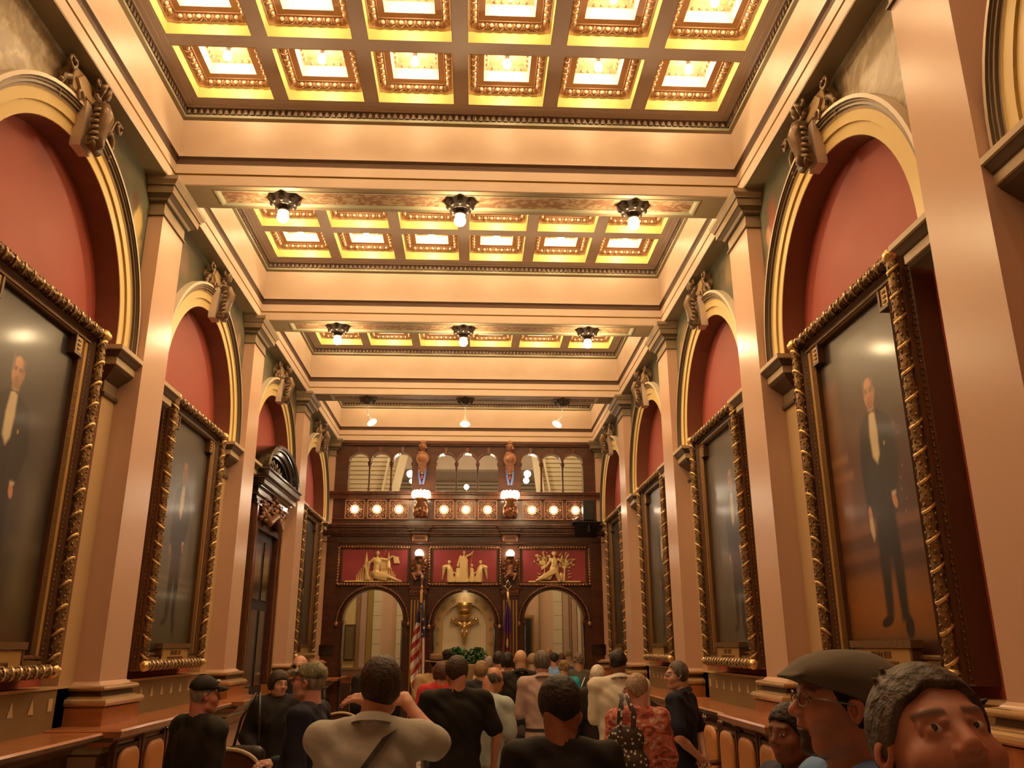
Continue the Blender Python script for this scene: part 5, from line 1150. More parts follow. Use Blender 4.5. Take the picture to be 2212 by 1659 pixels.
# ------------------------------------------------------------------ people
def rotm(yaw=0,pitch=0,roll=0):
    """columns = local axes; yaw about z (left +), pitch up +, roll"""
    return np.array((Matrix.Rotation(yaw,3,'Z')@Matrix.Rotation(pitch,3,'X')@Matrix.Rotation(roll,3,'Y')))
class Fr:
    def __init__(s,c,R,k=1.0): s.c=np.array(c,float); s.R=np.array(R); s.k=k
    def p(s,v): return s.c+s.R@(np.array(v,float)*s.k)
    def ell(s,S,c,r,k=.01,op='u',rr=None):
        Rr=s.R if rr is None else s.R@np.array(rr)
        S.ell(s.p(c),np.array(r)*np.ones(3)*s.k,k,op,R=Rr.T)
    def cap(s,S,a,b,ra,rb=None,k=.01,op='u'): S.cap(s.p(a),s.p(b),ra*s.k,(ra if rb is None else rb)*s.k,k,op)
    def loc(s,P): return ((P-s.c)@s.R)/s.k
def head(S,H,fine=False,nose=1.0,chin=1.0,fat=1.0):
    E=H.ell; Cp=H.cap
    E(S,(0,-.014,.022),(.075,.094,.091),.0); E(S,(0,.030,-.045),(.056*fat,.060,.070),.03); E(S,(0,.020,-.075),(.050*fat,.048,.040),.02)
    E(S,(0,.060*1,-.100),(.022,.021*chin,.018),.02); 
    for u in (-1,1):
        E(S,(u*.040*fat,.052,-.034),(.026,.028,.026),.018); E(S,(u*.079,-.006,-.010),(.007,.017,.028),.006); E(S,(u*.084,-.014,-.002),(.005,.015,.020),.005)
        Cp(S,(u*.050,.0,-.075),(u*.030,.045,-.100),.016,.014,.02)
        if fine: E(S,(u*.082,-.004,-.008),(.005,.009,.014),.004,'s')
    Cp(S,(-.036,.072,.022),(.036,.072,.022),.013,.013,.018)
    for u in (-1,1): E(S,(u*.031,.094,.002),(.018,.014,.0115),.010,'s'); E(S,(u*.031,.0725,.001),(.0155,.0135,.0125),.003)
    Cp(S,(0,.080,.014),(0,.101*1+.006*(nose-1),-.026),.0085,.012*nose,.012); E(S,(0,.104,-.029),(.0115*nose,.0115,.010),.006)
    for u in (-1,1):
        E(S,(u*.0125*nose,.095,-.033),(.0085*nose,.010,.008),.006)
        if fine:
            E(S,(u*.0072,.103,-.0405),(.0042,.006,.0045),.002,'s')
            Cp(S,(u*.046,.070,.0115),(u*.017,.086,.0115),.0045,.004,.004)     # upper lid
            Cp(S,(u*.044,.072,-.0085),(u*.018,.083,-.0095),.0035,.003,.005)   # lower lid
            Cp(S,(u*.050,.066,.004),(u*.046,.070,.0115),.0035,.0035,.004)
    Cp(S,(-.016,.082,-.058),(.016,.082,-.058),.0065,.0065,.008); Cp(S,(-.014,.080,-.069),(.014,.080,-.069),.007,.007,.008)
    E(S,(0,.090,-.0635),(.021,.006,.0016),.003,'s')
def skin_col(H,base,lip=(.42,.13,.10),brow=(.05,.03,.02),stubble=None,beard=None,glow=None,eyes=True,bald_tone=None,brow_w=1.0):
    base=np.array(base)
    def f(P):
        q=H.loc(P); C=np.tile(base,(len(P),1)); x,y,z=q.T; near=(np.abs(x)<.12)&(np.abs(y)<.14)&(np.abs(z)<.17); ax=np.abs(x)
        n=.5+.5*np.sin(x*90+3*np.sin(z*70))*np.sin(z*80+2*np.sin(y*60)); C*=(.94+.10*n)[:,None]
        def lay(m,c):
            m=(m*near)[:,None]; C[:]=C*(1-m)+np.array(c)*m
        lay(np.exp(-((ax-.036)/.02)**2-((z+.035)/.018)**2)*(y>.03)*.45,base*np.array((1.12,.72,.65)))
        lay(np.exp(-(x/.015)**2-((z+.028)/.014)**2)*(y>.08)*.4,base*np.array((1.15,.75,.68)))
        lay(np.exp(-((ax-.082)/.012)**2)*(np.abs(z)<.04)*.35,base*np.array((1.2,.6,.5)))
        lay(np.clip(1.3-np.abs(z+.0635)/.012,0,1)*np.clip(1.3-ax/.022,0,1)*(y>.072),lip)
        if stubble is not None: lay(np.clip((-.042-z)/.02,0,1)*(z>-.13)*(y>.0)*.5+.25*((np.abs(z+.045)<.008)&(ax<.024)&(y>.06)),stubble)
        if beard is not None: lay(np.clip((-.060-z)/.008,0,1)*(z>-.13)*((ax<.028)|(beard[1]>0))*(y>.03)*.95,beard[0]); lay(((z>-.052)&(z<-.040)&(ax<.028)&(y>.07))*(.9 if beard[1]>0 else 0),beard[0])
        lay(np.clip(1.4-np.abs(z-.026+.12*(ax-.03)**2*20)/(.0065*brow_w),0,1)*((ax>.012)&(ax<.050))*(y>.05)*.9,brow)
        if eyes:
            d=np.hypot((ax-.031)/.0135,(z-.001)/.0072); lay((d<1)*(y>.066)*1.0,(.62,.55,.48)); lay((np.hypot(ax-.031,z-.001)<.0058)*(y>.07)*1.0,(.04,.02,.012))
            lay(np.clip(1-np.abs(d-1.12)/.22,0,1)*(y>.06)*.6,base*.35)
        return np.clip(C,0,1)
    return f
def hair_sdf(S,H,style,t=.014,line=.060,nape=-.075,seed=0):
    E=H.ell
    if style in('short','thick','balding','messy'):
        E(S,(0,-.016,.024),(.075+t,.094+t,.091+t*1.3),.0)
        if style=='messy':
            r=random.Random(seed)
            for i in range(26):
                a=r.uniform(-1.9,1.9); b_=r.uniform(.2,1.3); d=np.array((math.sin(a)*math.cos(b_)*.083,-.016-math.cos(a)*math.cos(b_)*.103,.024+math.sin(b_)*.103)); d2=d*1.03+np.array((r.uniform(-.012,.012),r.uniform(.0,.022),r.uniform(-.002,.007))); H.cap(S,d,d2,.007,.0035,.005)
    elif style=='bob':
        E(S,(0,-.018,.022),(.075+t*1.5,.094+t*1.4,.091+t*1.4),.0); H.cap(S,(-.055,-.03,.0),(-.062,-.015,-.085),.045,.030,.03); H.cap(S,(.055,-.03,.0),(.062,-.015,-.085),.045,.030,.03); H.cap(S,(0,-.07,0),(0,-.065,-.085),.06,.045,.03)
    elif style=='updo':
        E(S,(0,-.016,.024),(.075+t,.094+t,.091+t),.0); E(S,(0,-.085,.075),(.045,.045,.045),.02)
        for i in range(8): a=i*.8; E(S,(.035*math.cos(a),-.085+.02*math.sin(a),.10+.02*math.sin(a*2)),.018,.008)
    elif style=='fringe': E(S,(0,-.014,.022),(.075+t*.6,.094+t*.7,.088),.0)
    elif style=='curly':
        r=random.Random(seed); E(S,(0,-.014,.026),(.078,.096,.094),.0)
        for i in range(130):
            a=r.uniform(0,2*PI); b_=r.uniform(-.4,1.57); E(S,(math.cos(a)*math.cos(b_)*.080,-.014+math.sin(a)*math.cos(b_)*.099,.028+math.sin(b_)*.096),.014,.006)
def hair_cut(H,style,line,nape):
    def fn(x,y,z):
        X=np.broadcast_arrays(x,y,z); P=np.stack([a.ravel() for a in X],1).astype(np.float32); q=((P-H.c)@H.R)/H.k; shp=X[0].shape
        if style=='bob': h=np.interp(q[:,1],[-.2,-.02,.02,.045,.075,.12],[nape,nape,nape+.005,.0,line,line+.02])
        elif style=='fringe': h=np.interp(q[:,1],[-.2,-.05,-.01,.03,.05],[nape,nape,-.02,.01,.09])
        else: h=np.interp(q[:,1],[-.2,-.05,-.022,.004,.028,.05,.075,.12],[nape,nape,-.035,-.012,.012,line*.7,line,line+.01])
        d=h-q[:,2]+.004*np.sin(q[:,0]*120)
        if style=='fringe': d=np.maximum(d,(q[:,2]-(.038)))
        if style=='balding': pass
        return d.reshape(shp)
    return fn
def hand(S,w,d,up,r=1.0,curl=.5,thumb=1,k=.006):
    """w wrist point, d finger direction, up = back-of-hand normal"""
    w=np.array(w,float); d=np.array(d,float); d/=np.linalg.norm(d); n=np.array(up,float); n-=d*(n@d); n/=np.linalg.norm(n); s_=np.cross(d,n)
    pm=w+d*.045; S.cap(w,w+d*.04,.026,.028,.015,sq=(1,1,1)); 
    for j,(o,L,rd) in enumerate(((-.030,.062,.0088),(-.011,.075,.0095),(.010,.080,.0095),(.030,.070,.009))):
        o=o*thumb; b=w+d*.072+s_*o*1.05; S.cap(w+d*.03+s_*o*.8,b,.014,.0115,.010)
        a=b; dr=d.copy(); 
        for q in range(3):
            dr=dr*math.cos(curl*.75)-n*math.sin(curl*.75) if True else dr
            dr/=np.linalg.norm(dr); n2=n; e=a+dr*L*(.42,.32,.26)[q]; S.cap(a,e,rd*(1,.93,.86)[q],rd*(.93,.86,.78)[q],.003); a=e
    b=w+d*.025+s_*.028*thumb; dr=(d*.75+s_*.55*thumb-n*.35); dr/=np.linalg.norm(dr); e=b+dr*.042; S.cap(b,e,.013,.0105,k); e2=e+(dr*.6+d*.5)/1.0*.036; S.cap(e,e2,.0105,.009,.003)
MP={}
def cloth(name,col,rough=.75,var=None):
    if name not in MP: MP[name]=mat(name,col,rough,spec=.25,bump=(14,.35,.02),var=var)
    return MP[name]
M['skin']=vcmat('skin',.48,.4); M['lens']=mat('dark_lens',(.02,.015,.012),.1,coat=.5); M['wire']=mat('metal_spectacle_wire',(.35,.32,.3),.25,metal=.9)
def hmat(name,col,c2=None): 
    if name not in MP: MP[name]=mat(name,col,.55,spec=.35,bump=(55,.9,.012),var=(c2 or tuple(v*.55 for v in col),38,3,(1,1,.25)))
    return MP[name]
ARMS={'down':((.245,-.03,1.14),(.255,.04,.90),(0,.15,-1)),'front':((.235,.02,1.15),(.10,.24,1.13),(-.7,.5,.1)),'behind':((.26,-.07,1.16),(.05,-.17,.99),(-1,-.05,-.2)),'bent':((.26,-.03,1.15),(.20,.20,1.02),(-.3,.9,-.1))}
def person(label,x,y,H,rz=0,head_r=(0,0,0),skin=(.52,.26,.16),hair=None,shirt=None,sleeve='short',trouser=(.05,.05,.06),arms=('down','down'),wide=1.0,belly=0,lean=(0,0),h=.013,hf=None,hat=None,glasses=None,
           stubble=None,beard=None,collar=None,neckcut=1.455,fine=False,headp=None,headk=1.0,group='visitors crowding the hall',extra=None,coat=False,legs=True,brow=(.06,.035,.02),eyes=True,nose=1.,fat=1.,chin=1.,watch=False,belt=None,shoulder_drop=0):
    rz=math.radians(rz); root=None; k=H/1.755
    ly,lx=lean[1],lean[0]
    def B(p):
        t=max(0,p[2]-.9)/.75; return np.array((p[0]+lx*t**1.4,p[1]+ly*t**1.4,p[2]-abs(ly)*.15*t))*k
    hy,hp,hr=[math.radians(v) for v in head_r]
    Hc=B((0,.012,1.635)) if headp is None else np.array(headp,float)
    HF=Fr(Hc+np.array((0,.02*math.cos(0),0))*max(0,-math.sin(hp))*2,rotm(hy,hp,hr),k*.98*headk)
    def axes(lo,hi,hc,fb=None,hf_=None):
        out=[]
        for i in range(3):
            if fb is None: out.append(np.arange(lo[i],hi[i]+hc,hc)); continue
            a=np.arange(lo[i],fb[0][i],hc); m=np.arange(max(lo[i],fb[0][i]),min(hi[i],fb[1][i]),hf_); c=np.arange(max(m[-1]+hc,fb[1][i]) if len(m) else fb[1][i],hi[i]+hc,hc); out.append(np.unique(np.concatenate([a[a<m[0]-hf_*.5],m,c])))
        return out
    hf=hf or h*.62; hb=(HF.c-np.array((.105,.125,.135))*k,HF.c+np.array((.105,.13,.125))*k)
    ap=[]
    for s_,nm in ((1,arms[0]),(-1,arms[1])):
        a=ARMS[nm] if isinstance(nm,str) else nm
        e,w_,d=[np.array(v,float) for v in a]; m=np.array((s_,1,1)) if isinstance(nm,str) else np.ones(3)
        ap.append((s_,B(e*m),B(w_*m),d*m,nm))
    xs=[p[i][0] for p in ap for i in (1,2)]+[-.3*wide,.3*wide]; ys=[p[i][1] for p in ap for i in (1,2)]+[-.2,.22+belly]
    lo=np.array((min(xs)-.16,min(min(ys)-.16,HF.c[1]-.16),0)); hi=np.array((max(xs)+.16,max(max(ys)+.16,HF.c[1]+.16),H+.12))
    sh=[B((s_*.172*wide,-.012,1.432-shoulder_drop)) for s_ in (1,-1)]
    def torso(S,g,low=.88):
        S.cap(B((0,0,1.30)),B((0,-.005,1.36)),.105*k+g,.10*k+g,.03,sq=(.62/wide,1,1)); S.ell(B((0,-.005,1.27)),((.168*wide)*k+g,.118*k+g,.19*k+g),.04); S.ell(B((0,belly*.5+.0,1.08)),((.150*wide+belly*.3)*k+g,(.108+belly*.6)*k+g,.17*k+g),.05); S.ell(B((0,-.005,.93)),((.165*(1+(wide-1)*.6))*k+g,.115*k+g,.13*k+g),.05)
        for q in (0,1): S.cap(B((0,-.018,1.480)),sh[q],.050*k+g*.8,.056*k+g,.035)
    def upper(S,g,full,armr=1.0):
        for q,(s_,e,w_,d,nm) in enumerate(ap):
            if full=='short': e2=sh[q]+(e-sh[q])*.78; S.cap(sh[q],e2,.058*k*armr+g,.052*k+g*1.6,.03)
            elif full=='long': S.cap(sh[q],e,.056*k*armr+g,.045*k+g,.03); S.cap(e,w_-(w_-e)*.03,.044*k+g,.032*k+g,.02)
            elif full=='skin': S.cap(sh[q],e,.050*k*armr,.040*k,.02); S.cap(e,e+(w_-e)*.35,.038*k,.038*k,.015); S.cap(e+(w_-e)*.3,w_,.038*k,.025*k,.015)
    # body (one continuous surface)
    S=SDF(None,None,axes=axes(lo,hi,h,hb,hf)); torso(S,-.012)
    S.cap(B((0,-.022,1.44)),HF.p((0,-.025,-.065)),.062*k,.056*k,.02); S.cap(B((0,-.03,1.47)),HF.p((0,-.045,-.03)),.050*k,.05*k,.02)
    upper(S,0,'skin')
    for q,(s_,e,w_,d,nm) in enumerate(ap): hand(S,w_,d,(s_*.8,-.2,.3) if nm in('down',) else (0,-.3,.9),curl=.35 if nm=='down' else .55,thumb=-s_)
    if legs:
        for s_ in (1,-1): S.cap(B((s_*.09,0,.90)),np.array((s_*.10,.015,.49))*k,.078*k,.052*k,.03); S.cap(np.array((s_*.10,.015,.49))*k,np.array((s_*.105,-.01,.09))*k,.052*k,.036*k,.02); S.cap(np.array((s_*.105,-.01,.06))*k,np.array((s_*.125,.13,.045))*k,.038,.03,.02)
    head(S,HF,fine,nose,chin,fat)
    body=S.mesh('person',M['skin'],skin_col(HF,skin,brow=brow,stubble=stubble,beard=beard,eyes=eyes)); root=body
    body.location=(x,y,0); body.rotation_euler=(0,0,rz); tag(body,label,'person',group)
    def part(o,n=None): o.parent=body; return o
    if shirt:
        S=SDF(None,None,axes=axes(lo,np.array((hi[0],hi[1],1.56*k)),h)); g=.013 if not coat else .03; torso(S,g); upper(S,g,sleeve)
        zb=.84 if not coat else .62
        if coat: S.cap(B((0,0,.95)),np.array((0,0,.68))*k,.17*k,.19*k,.04,sq=(.9,1.25,1))
        X_,Y_,Z_=[a.reshape(sp) for a,sp in zip(S.ax,((-1,1,1),(1,-1,1),(1,1,-1)))]
        S.F=S.F+(.0045*np.sin(26*X_+11*Z_+4*np.sin(9*Z_))*np.sin(17*Z_+13*X_+7*Y_)+.003*np.sin(60*X_+25*Z_)*np.sin(31*Z_)).astype(np.float32)
        S.cap(B((0,-.012,neckcut+.045)),B((0,.03,1.62)),.058*k,.075*k,.008,'s'); S.cut(lambda a,b_,c_: zb*k-c_+0*a+0*b_); 
        o=part(S.mesh(shirt[2] if len(shirt)>2 else ('shirt' if not coat else 'coat'),cloth(*shirt[:2]) if not isinstance(shirt[1],bpy.types.Material) else shirt[1]))
    if collar:
        b=MB(); rg=[]
        for (rr_,dz,dy) in ((.066,-.006,0),(.070,.034,0),(.074,.036,0),(.092,.004,.0)):
            rg.append([tuple(B((rr_*math.cos(a)*1.02,-.024+rr_*math.sin(a)*1.05+dy,neckcut+.030+dz-.028*math.sin(a)))) for a in [2*PI*i/22 for i in range(22)]])
        b.loft(rg,collar,True,False,True); localobj(b,'collar',body)
    if trouser and legs:
        S=SDF(None,None,axes=[np.arange(-.32,.32,h*1.15),np.arange(-.26,.30,h*1.15),np.arange(.04,1.02*k,h*1.3)])
        S.ell(B((0,-.005,.93)),(.168*k*(1+(wide-1)*.6),.122*k,.12*k),.03); S.ell(B((0,-.03,.87)),(.15*k,.12*k,.1*k),.03)
        for s_ in (1,-1): S.cap(B((s_*.085,-.005,.88)),np.array((s_*.10,.01,.49))*k,.092*k,.070*k,.03); S.cap(np.array((s_*.10,.01,.49))*k,np.array((s_*.107,.0,.07))*k,.070*k,.062*k,.02)
        S.cut(lambda a,b_,c_:(c_-1.0*k)+0*a+0*b_); part(S.mesh('trousers',cloth('trouser_%02d%02d%02d'%tuple(int(v*99) for v in trouser),trouser)))
        b=MB()
        for s_ in (1,-1):
            c=MB(); c.ball((s_*.12,.06,.045),(.05,.145,.045),M['shoe'] if 'shoe' in M else M['blackplastic'],12,8); localobj(c,'shoe',body)
    if belt:
        b=MB(); b.loft([[tuple(B(((.178*(1+(wide-1)*.6))*math.cos(a),-.005+.134*math.sin(a),z))) for a in [2*PI*i/28 for i in range(28)]] for z in (.985,1.015)],M['blackplastic'],True,False,True); localobj(b,'belt',body)
    if hair:
        style,hm=hair[0],hair[1]; hk=hair[2] if len(hair)>2 else {}
        line=hk.get('line',.060); nape=hk.get('nape',-.075); t=hk.get('t',.013)
        lo2=HF.c-np.array((.15,.17,.20))*k; hi2=HF.c+np.array((.15,.16,.18))*k
        S=SDF(lo2,hi2,hk.get('h',hf*.9)); hair_sdf(S,HF,style,t,line,nape,hk.get('seed',1)); S.cut(hair_cut(HF,style,line,nape))
        o=S.mesh('hair',hm)
        if o: part(o)
    if hat: hat(HF,body,k)
    if glasses:
        gm,lm=glasses; b=MB()
        for u in (-1,1):
            cpt=[HF.p((u*.033+.021*math.cos(a)*1.0,.097-.012*abs(.6*math.cos(a))*(1 if u*math.cos(a)>0 else 0),.0+.0155*math.sin(a))) for a in [2*PI*i/16 for i in range(16)]]
            b.tube([tuple(p) for p in cpt],.0016*k*1.2,gm,5,closed=True)
            b.tube([tuple(HF.p(p)) for p in ((u*.054,.088,.005),(u*.078,.06,.006),(u*.084,.0,.004),(u*.085,-.015,-.004))],.0018*k*1.3,gm,5)
            if lm: b.add([tuple(p) for p in cpt],[tuple(range(16))],lm)
        b.tube([tuple(HF.p(p)) for p in ((-.012,.099,.003),(0,.104,.005),(.012,.099,.003))],.0018*k,gm,5); localobj(b,'glasses',body)
    if extra: extra(HF,body,k,B,ap,sh)
    return body
# ---- headgear
def cap_hat(m,m2,bm=None,open_=False):
    def fn(H,body,k):
        S=SDF(H.c-np.array((.16,.22,.12))*k,H.c+np.array((.16,.24,.2))*k,.006); H.ell(S,(0,-.014,.045),(.089,.108,.088),.0); E_=H
        def cutf(x,y,z):
            X=np.broadcast_arrays(x,y,z); P=np.stack([a.ravel() for a in X],1); q=((P-H.c)@H.R)/H.k; return (.038-.10*(q[:,1]+.014)*-.0-q[:,2]+.012*(q[:,1]<-.09)).reshape(X[0].shape)
        S.cut(cutf); o=S.mesh('cap',m); o.parent=body
        b=MB(); n=14; top=[];low=[]
        for i in range(n+1):
            a=PI*i/n; xx=.078*math.cos(a); f=.075*math.sin(a)**.8; 
            top.append((xx,.062+.0*f,.046)); low.append((xx*.93,.070+f+.010,.046-.010*math.cos(a)**2*1.5-.006))
        r0_=[(xx,.055+.03*math.sin(PI*i/n),.046+.004) for i,(xx,_,_) in enumerate(top)]
        b.loft([[tuple(H.p(p)) for p in r0_],[tuple(H.p((p[0],(p[1]+q[1])/2,.052+.004*math.sin(PI*i/n))))for i,(p,q) in enumerate(zip(r0_,low))],[tuple(H.p(p)) for p in low],[tuple(H.p((p[0],p[1],p[2]-.005))) for p in low],[tuple(H.p((p[0],p[1],p[2]-.008))) for p in r0_]],m2,closed=False,smooth=True); localobj(b,'brim',body)
        if bm: c=MB(); c.ball(tuple(H.p((0,.083,.085))),(.018*k,.012*k,.014*k),bm,8,6); localobj(c,'cap_badge',body)
    return fn
def flat_cap(m):
    def fn(H,body,k):
        S=SDF(H.c-np.array((.17,.20,.10))*k,H.c+np.array((.17,.24,.2))*k,.0045)
        H.ell(S,(0,-.022,.060),(.094,.118,.066),.0,rr=rotm(0,math.radians(-6),0)); H.ell(S,(0,-.055,.035),(.088,.080,.060),.03); H.ell(S,(0,.050,.066),(.080,.068,.034),.035,rr=rotm(0,math.radians(-4),0)); H.ell(S,(0,.112,.052),(.060,.034,.010),.014,rr=rotm(0,math.radians(12),0))
        def cutf(x,y,z):
            X=np.broadcast_arrays(x,y,z); P=np.stack([a.ravel() for a in X],1); q=((P-H.c)@H.R)/H.k; return (np.interp(q[:,1],[-.2,-.08,0,.09,.16],[-.028,-.015,.020,.038,.045])-q[:,2]).reshape(X[0].shape)
        S.cut(cutf); o=S.mesh('flat_cap',m); o.parent=body
    return fn
def fedora(m,band):
    def fn(H,body,k):
        b=MB(); prof=[(.160,.026),(.155,.036),(.12,.030),(.094,.034),(.092,.060),(.088,.105),(.078,.135),(.05,.130),(.0,.122)]
        rg=[[tuple(H.p((r*math.cos(a),-.014+r*1.18*math.sin(a),z+(.012*abs(math.cos(a)) if r>.11 else 0)))) for a in [2*PI*i/28 for i in range(28)]] for r,z in prof]
        b.loft(rg,m,True,False,True); localobj(b,'fedora',body); c=MB(); rg=[[tuple(H.p((r*math.cos(a),-.014+r*1.18*math.sin(a),z))) for a in [2*PI*i/28 for i in range(28)]] for r,z in ((.0955,.036),(.094,.062))]; c.loft(rg,band,True,False,True); localobj(c,'hat_band',body)
    return fn
M['shoe']=mat('black_leather_shoe',(.015,.012,.01),.3)
HB=hmat('near_black_hair',(.018,.011,.008)); HD=hmat('dark_brown_hair',(.040,.022,.012)); HG=hmat('silver_grey_hair',(.30,.26,.21),(.17,.14,.11)); HWt=hmat('white_hair',(.72,.66,.56),(.55,.48,.38)); HBl=hmat('dark_blond_hair',(.36,.23,.11),(.22,.13,.06)); HS=hmat('salt_and_pepper_hair',(.13,.11,.09),(.05,.04,.03)); HBr=hmat('reddish_brown_hair',(.10,.045,.022),(.05,.02,.01))
def floral_mat():
    m=mat('red_and_white_floral_blouse',(.5,.1,.08),.7,bump=(14,.3,.02)); nt=m.node_tree; b=nt.nodes['Principled BSDF']; tc=nt.nodes.new('ShaderNodeTexCoord'); mp=nt.nodes.new('ShaderNodeMapping'); mp.inputs['Rotation'].default_value=(0,.6,0); mp.inputs['Scale'].default_value=(7,7,13)
    n=nt.nodes.new('ShaderNodeTexNoise'); n.inputs['Scale'].default_value=1.5; n.inputs['Detail'].default_value=4; n.inputs['Distortion'].default_value=1.2; r=nt.nodes.new('ShaderNodeValToRGB'); e=r.color_ramp.elements; e[0].position=.36; e[0].color=(.17,.05,.035,1); e[1].position=.66; e[1].color=(.66,.50,.42,1)
    for p,c in ((.44,(.42,.055,.04,1)),(.50,(.55,.20,.13,1)),(.56,(.50,.10,.08,1)),(.60,(.62,.42,.34,1))): q=e.new(p); q.color=c
    nt.links.new(tc.outputs['Object'],mp.inputs[0]); nt.links.new(mp.outputs[0],n.inputs['Vector']); nt.links.new(n.outputs['Fac'],r.inputs[0]); nt.links.new(r.outputs[0],b.inputs['Base Color']); return m
def spot_mat(name,a,c,scale,thr=.5):
    m=mat(name,a,.6); nt=m.node_tree; b=nt.nodes['Principled BSDF']; tc=nt.nodes.new('ShaderNodeTexCoord'); n=nt.nodes.new('ShaderNodeTexVoronoi'); n.inputs['Scale'].default_value=scale; r=nt.nodes.new('ShaderNodeValToRGB'); r.color_ramp.interpolation='CONSTANT'; e=r.color_ramp.elements; e[0].color=(*c,1); e[1].position=thr; e[1].color=(*a,1)
    nt.links.new(tc.outputs['Object'],n.inputs['Vector']); nt.links.new(n.outputs['Distance'],r.inputs[0]); nt.links.new(r.outputs[0],b.inputs['Base Color']); return m
def camo_mat():
    m=mat('green_camouflage_cloth',(.1,.1,.06),.8,bump=(60,.3,.01)); nt=m.node_tree; b=nt.nodes['Principled BSDF']; tc=nt.nodes.new('ShaderNodeTexCoord'); n=nt.nodes.new('ShaderNodeTexNoise'); n.inputs['Scale'].default_value=22; n.inputs['Detail'].default_value=2; r=nt.nodes.new('ShaderNodeValToRGB'); r.color_ramp.interpolation='CONSTANT'; e=r.color_ramp.elements; e[0].color=(.07,.06,.04,1); e[1].position=.44; e[1].color=(.16,.15,.09,1)
    q=e.new(.52); q.color=(.10,.11,.06,1); q=e.new(.58); q.color=(.27,.24,.15,1)
    nt.links.new(tc.outputs['Object'],n.inputs['Vector']); nt.links.new(n.outputs['Fac'],r.inputs[0]); nt.links.new(r.outputs[0],b.inputs['Base Color']); return m
FL=floral_mat(); CAMO=camo_mat(); BAGM=spot_mat('black_and_white_patterned_bag_cloth',(.03,.018,.013),(.62,.56,.48),34,.30)
white_shirt=('pale_windowpane_shirt_cloth',(.46,.45,.40)); 
def B_(n,c): return (n,c)
# ---- the crowd, near to far
def strap(HF,body,k,B,ap,sh):
    b=MB(); pts=[((.115,.02,1.48),),((.085,-.09,1.46),),((.02,-.155,1.34),),((-.06,-.165,1.20),),((-.12,-.150,1.06),),((-.17,-.11,.93),)]
    P=[B(p[0]) for p in pts]; w=np.array((.022,0,.012)); b.loft([[tuple(p-w+np.array((0,-.016,0))) for p in P],[tuple(p+w+np.array((0,-.016,0))) for p in P]],M['strapm'],closed=False,smooth=True); b.loft([[tuple(p-w+np.array((0,-.008,0))) for p in P],[tuple(p+w+np.array((0,-.008,0))) for p in P]],M['strapm'],closed=False,smooth=True); localobj(b,'shoulder_strap',body)
M['strapm']=mat('black_webbing_strap',(.012,.010,.009),.6)
def eyes_extra(gaze):
    def fn(HF,body,k,B,ap,sh):
        for u in (-1,1):
            g=MB(); c=HF.p((u*.031,.0735,.0015)); g.ball(tuple(c),.0125*HF.k,M['eyewhite'],20,14); d=HF.R@np.array(gaze); d/=np.linalg.norm(d); r=.0125*HF.k; t=np.cross(d,(0,0,1)); t/=np.linalg.norm(t); s2=np.cross(t,d)
            for rad,off,m in ((.0058,1.0,'iris'),(.0026,1.03,'black')):
                rr_=rad*HF.k; ring=[tuple(c+d*math.sqrt(max(r*r-rr_*rr_,0))*off+d*.0004+(t*math.cos(a)+s2*math.sin(a))*rr_) for a in [2*PI*i/16 for i in range(16)]]; cen=tuple(c+d*r*1.02*off)
                g.add(ring+[cen],[(i,(i+1)%16,16) for i in range(16)],M[m],True)
            localobj(g,'eye',body)
    return fn
M['eyewhite']=mat('eyeball_white',(.62,.55,.50),.25); M['iris']=mat('brown_iris',(.045,.02,.01),.15)
person('person in front at lower right, upturned face, dark greying hair and grey stubble',.73,1.43,1.78,rz=180,head_r=(-3,21,4),headp=(-.010,.025,1.648),headk=1.04,skin=(.56,.27,.19),hair=('messy',hmat('dark_greying_hair',(.035,.024,.018),(.12,.10,.08)),dict(t=.011,line=.072,nape=-.07,h=.0035,seed=4)),shirt=B_('dark_jacket_cloth',(.05,.05,.06)),sleeve='long',fine=True,h=.014,hf=.0030,stubble=(.22,.13,.10),nose=1.12,fat=1.08,extra=eyes_extra((.45,1,.25)),eyes=False,brow=(.12,.07,.05))
person('person in grey flat cap and glasses, dark goatee, profile to the left, blue shirt',.870,2.05,1.79,rz=90,head_r=(0,8,0),skin=(.55,.27,.18),hair=('short',HB,dict(t=.006,line=.075,nape=-.085)),hat=flat_cap(cloth('grey_wool_cap_cloth',(.15,.14,.11),.9)),glasses=(M['wire'],None),beard=((.03,.018,.012),0),shirt=B_('bright_blue_shirt_cloth',(.13,.27,.58)),sleeve='short',fine=True,h=.014,hf=.0042,nose=1.1,collar=cloth('bright_blue_shirt_cloth',(.13,.27,.58)),chin=1.1)
person('person with dark skin and black hair glimpsed behind the goatee of the flat-capped one',1.235,3.40,1.585,rz=105,head_r=(10,0,0),skin=(.22,.085,.05),hair=('short',HB),shirt=B_('navy_top_cloth',(.02,.025,.06)),sleeve='long',h=.015,hf=.007)
person('person with thick black hair and black top, close, face turned away to the right',.37,3.62,1.675,rz=-8,head_r=(-38,-6,0),skin=(.30,.12,.065),hair=('thick',HB,dict(t=.016,nape=-.068,h=.005)),shirt=B_('black_knit_cloth',(.010,.009,.008)),sleeve='short',wide=1.08,h=.013,hf=.0055,fine=True,neckcut=1.44)
person('person photographing, pale windowpane shirt crossed by a black strap, dark brown hair',-.475,3.75,1.755,rz=-4,head_r=(-6,4,4),lean=(.10,0),skin=(.55,.27,.18),hair=('thick',HD,dict(t=.016,nape=-.095,h=.005)),shirt=white_shirt,sleeve='short',wide=1.14,arms=(((.27,.12,1.40),(.10,.24,1.55),(-.6,.6,.5)),((-.12,.30,1.22),(-.10,.36,1.565),(-.95,-.05,.10))),h=.0115,hf=.006,fine=True,extra=strap,collar=cloth(*white_shirt))
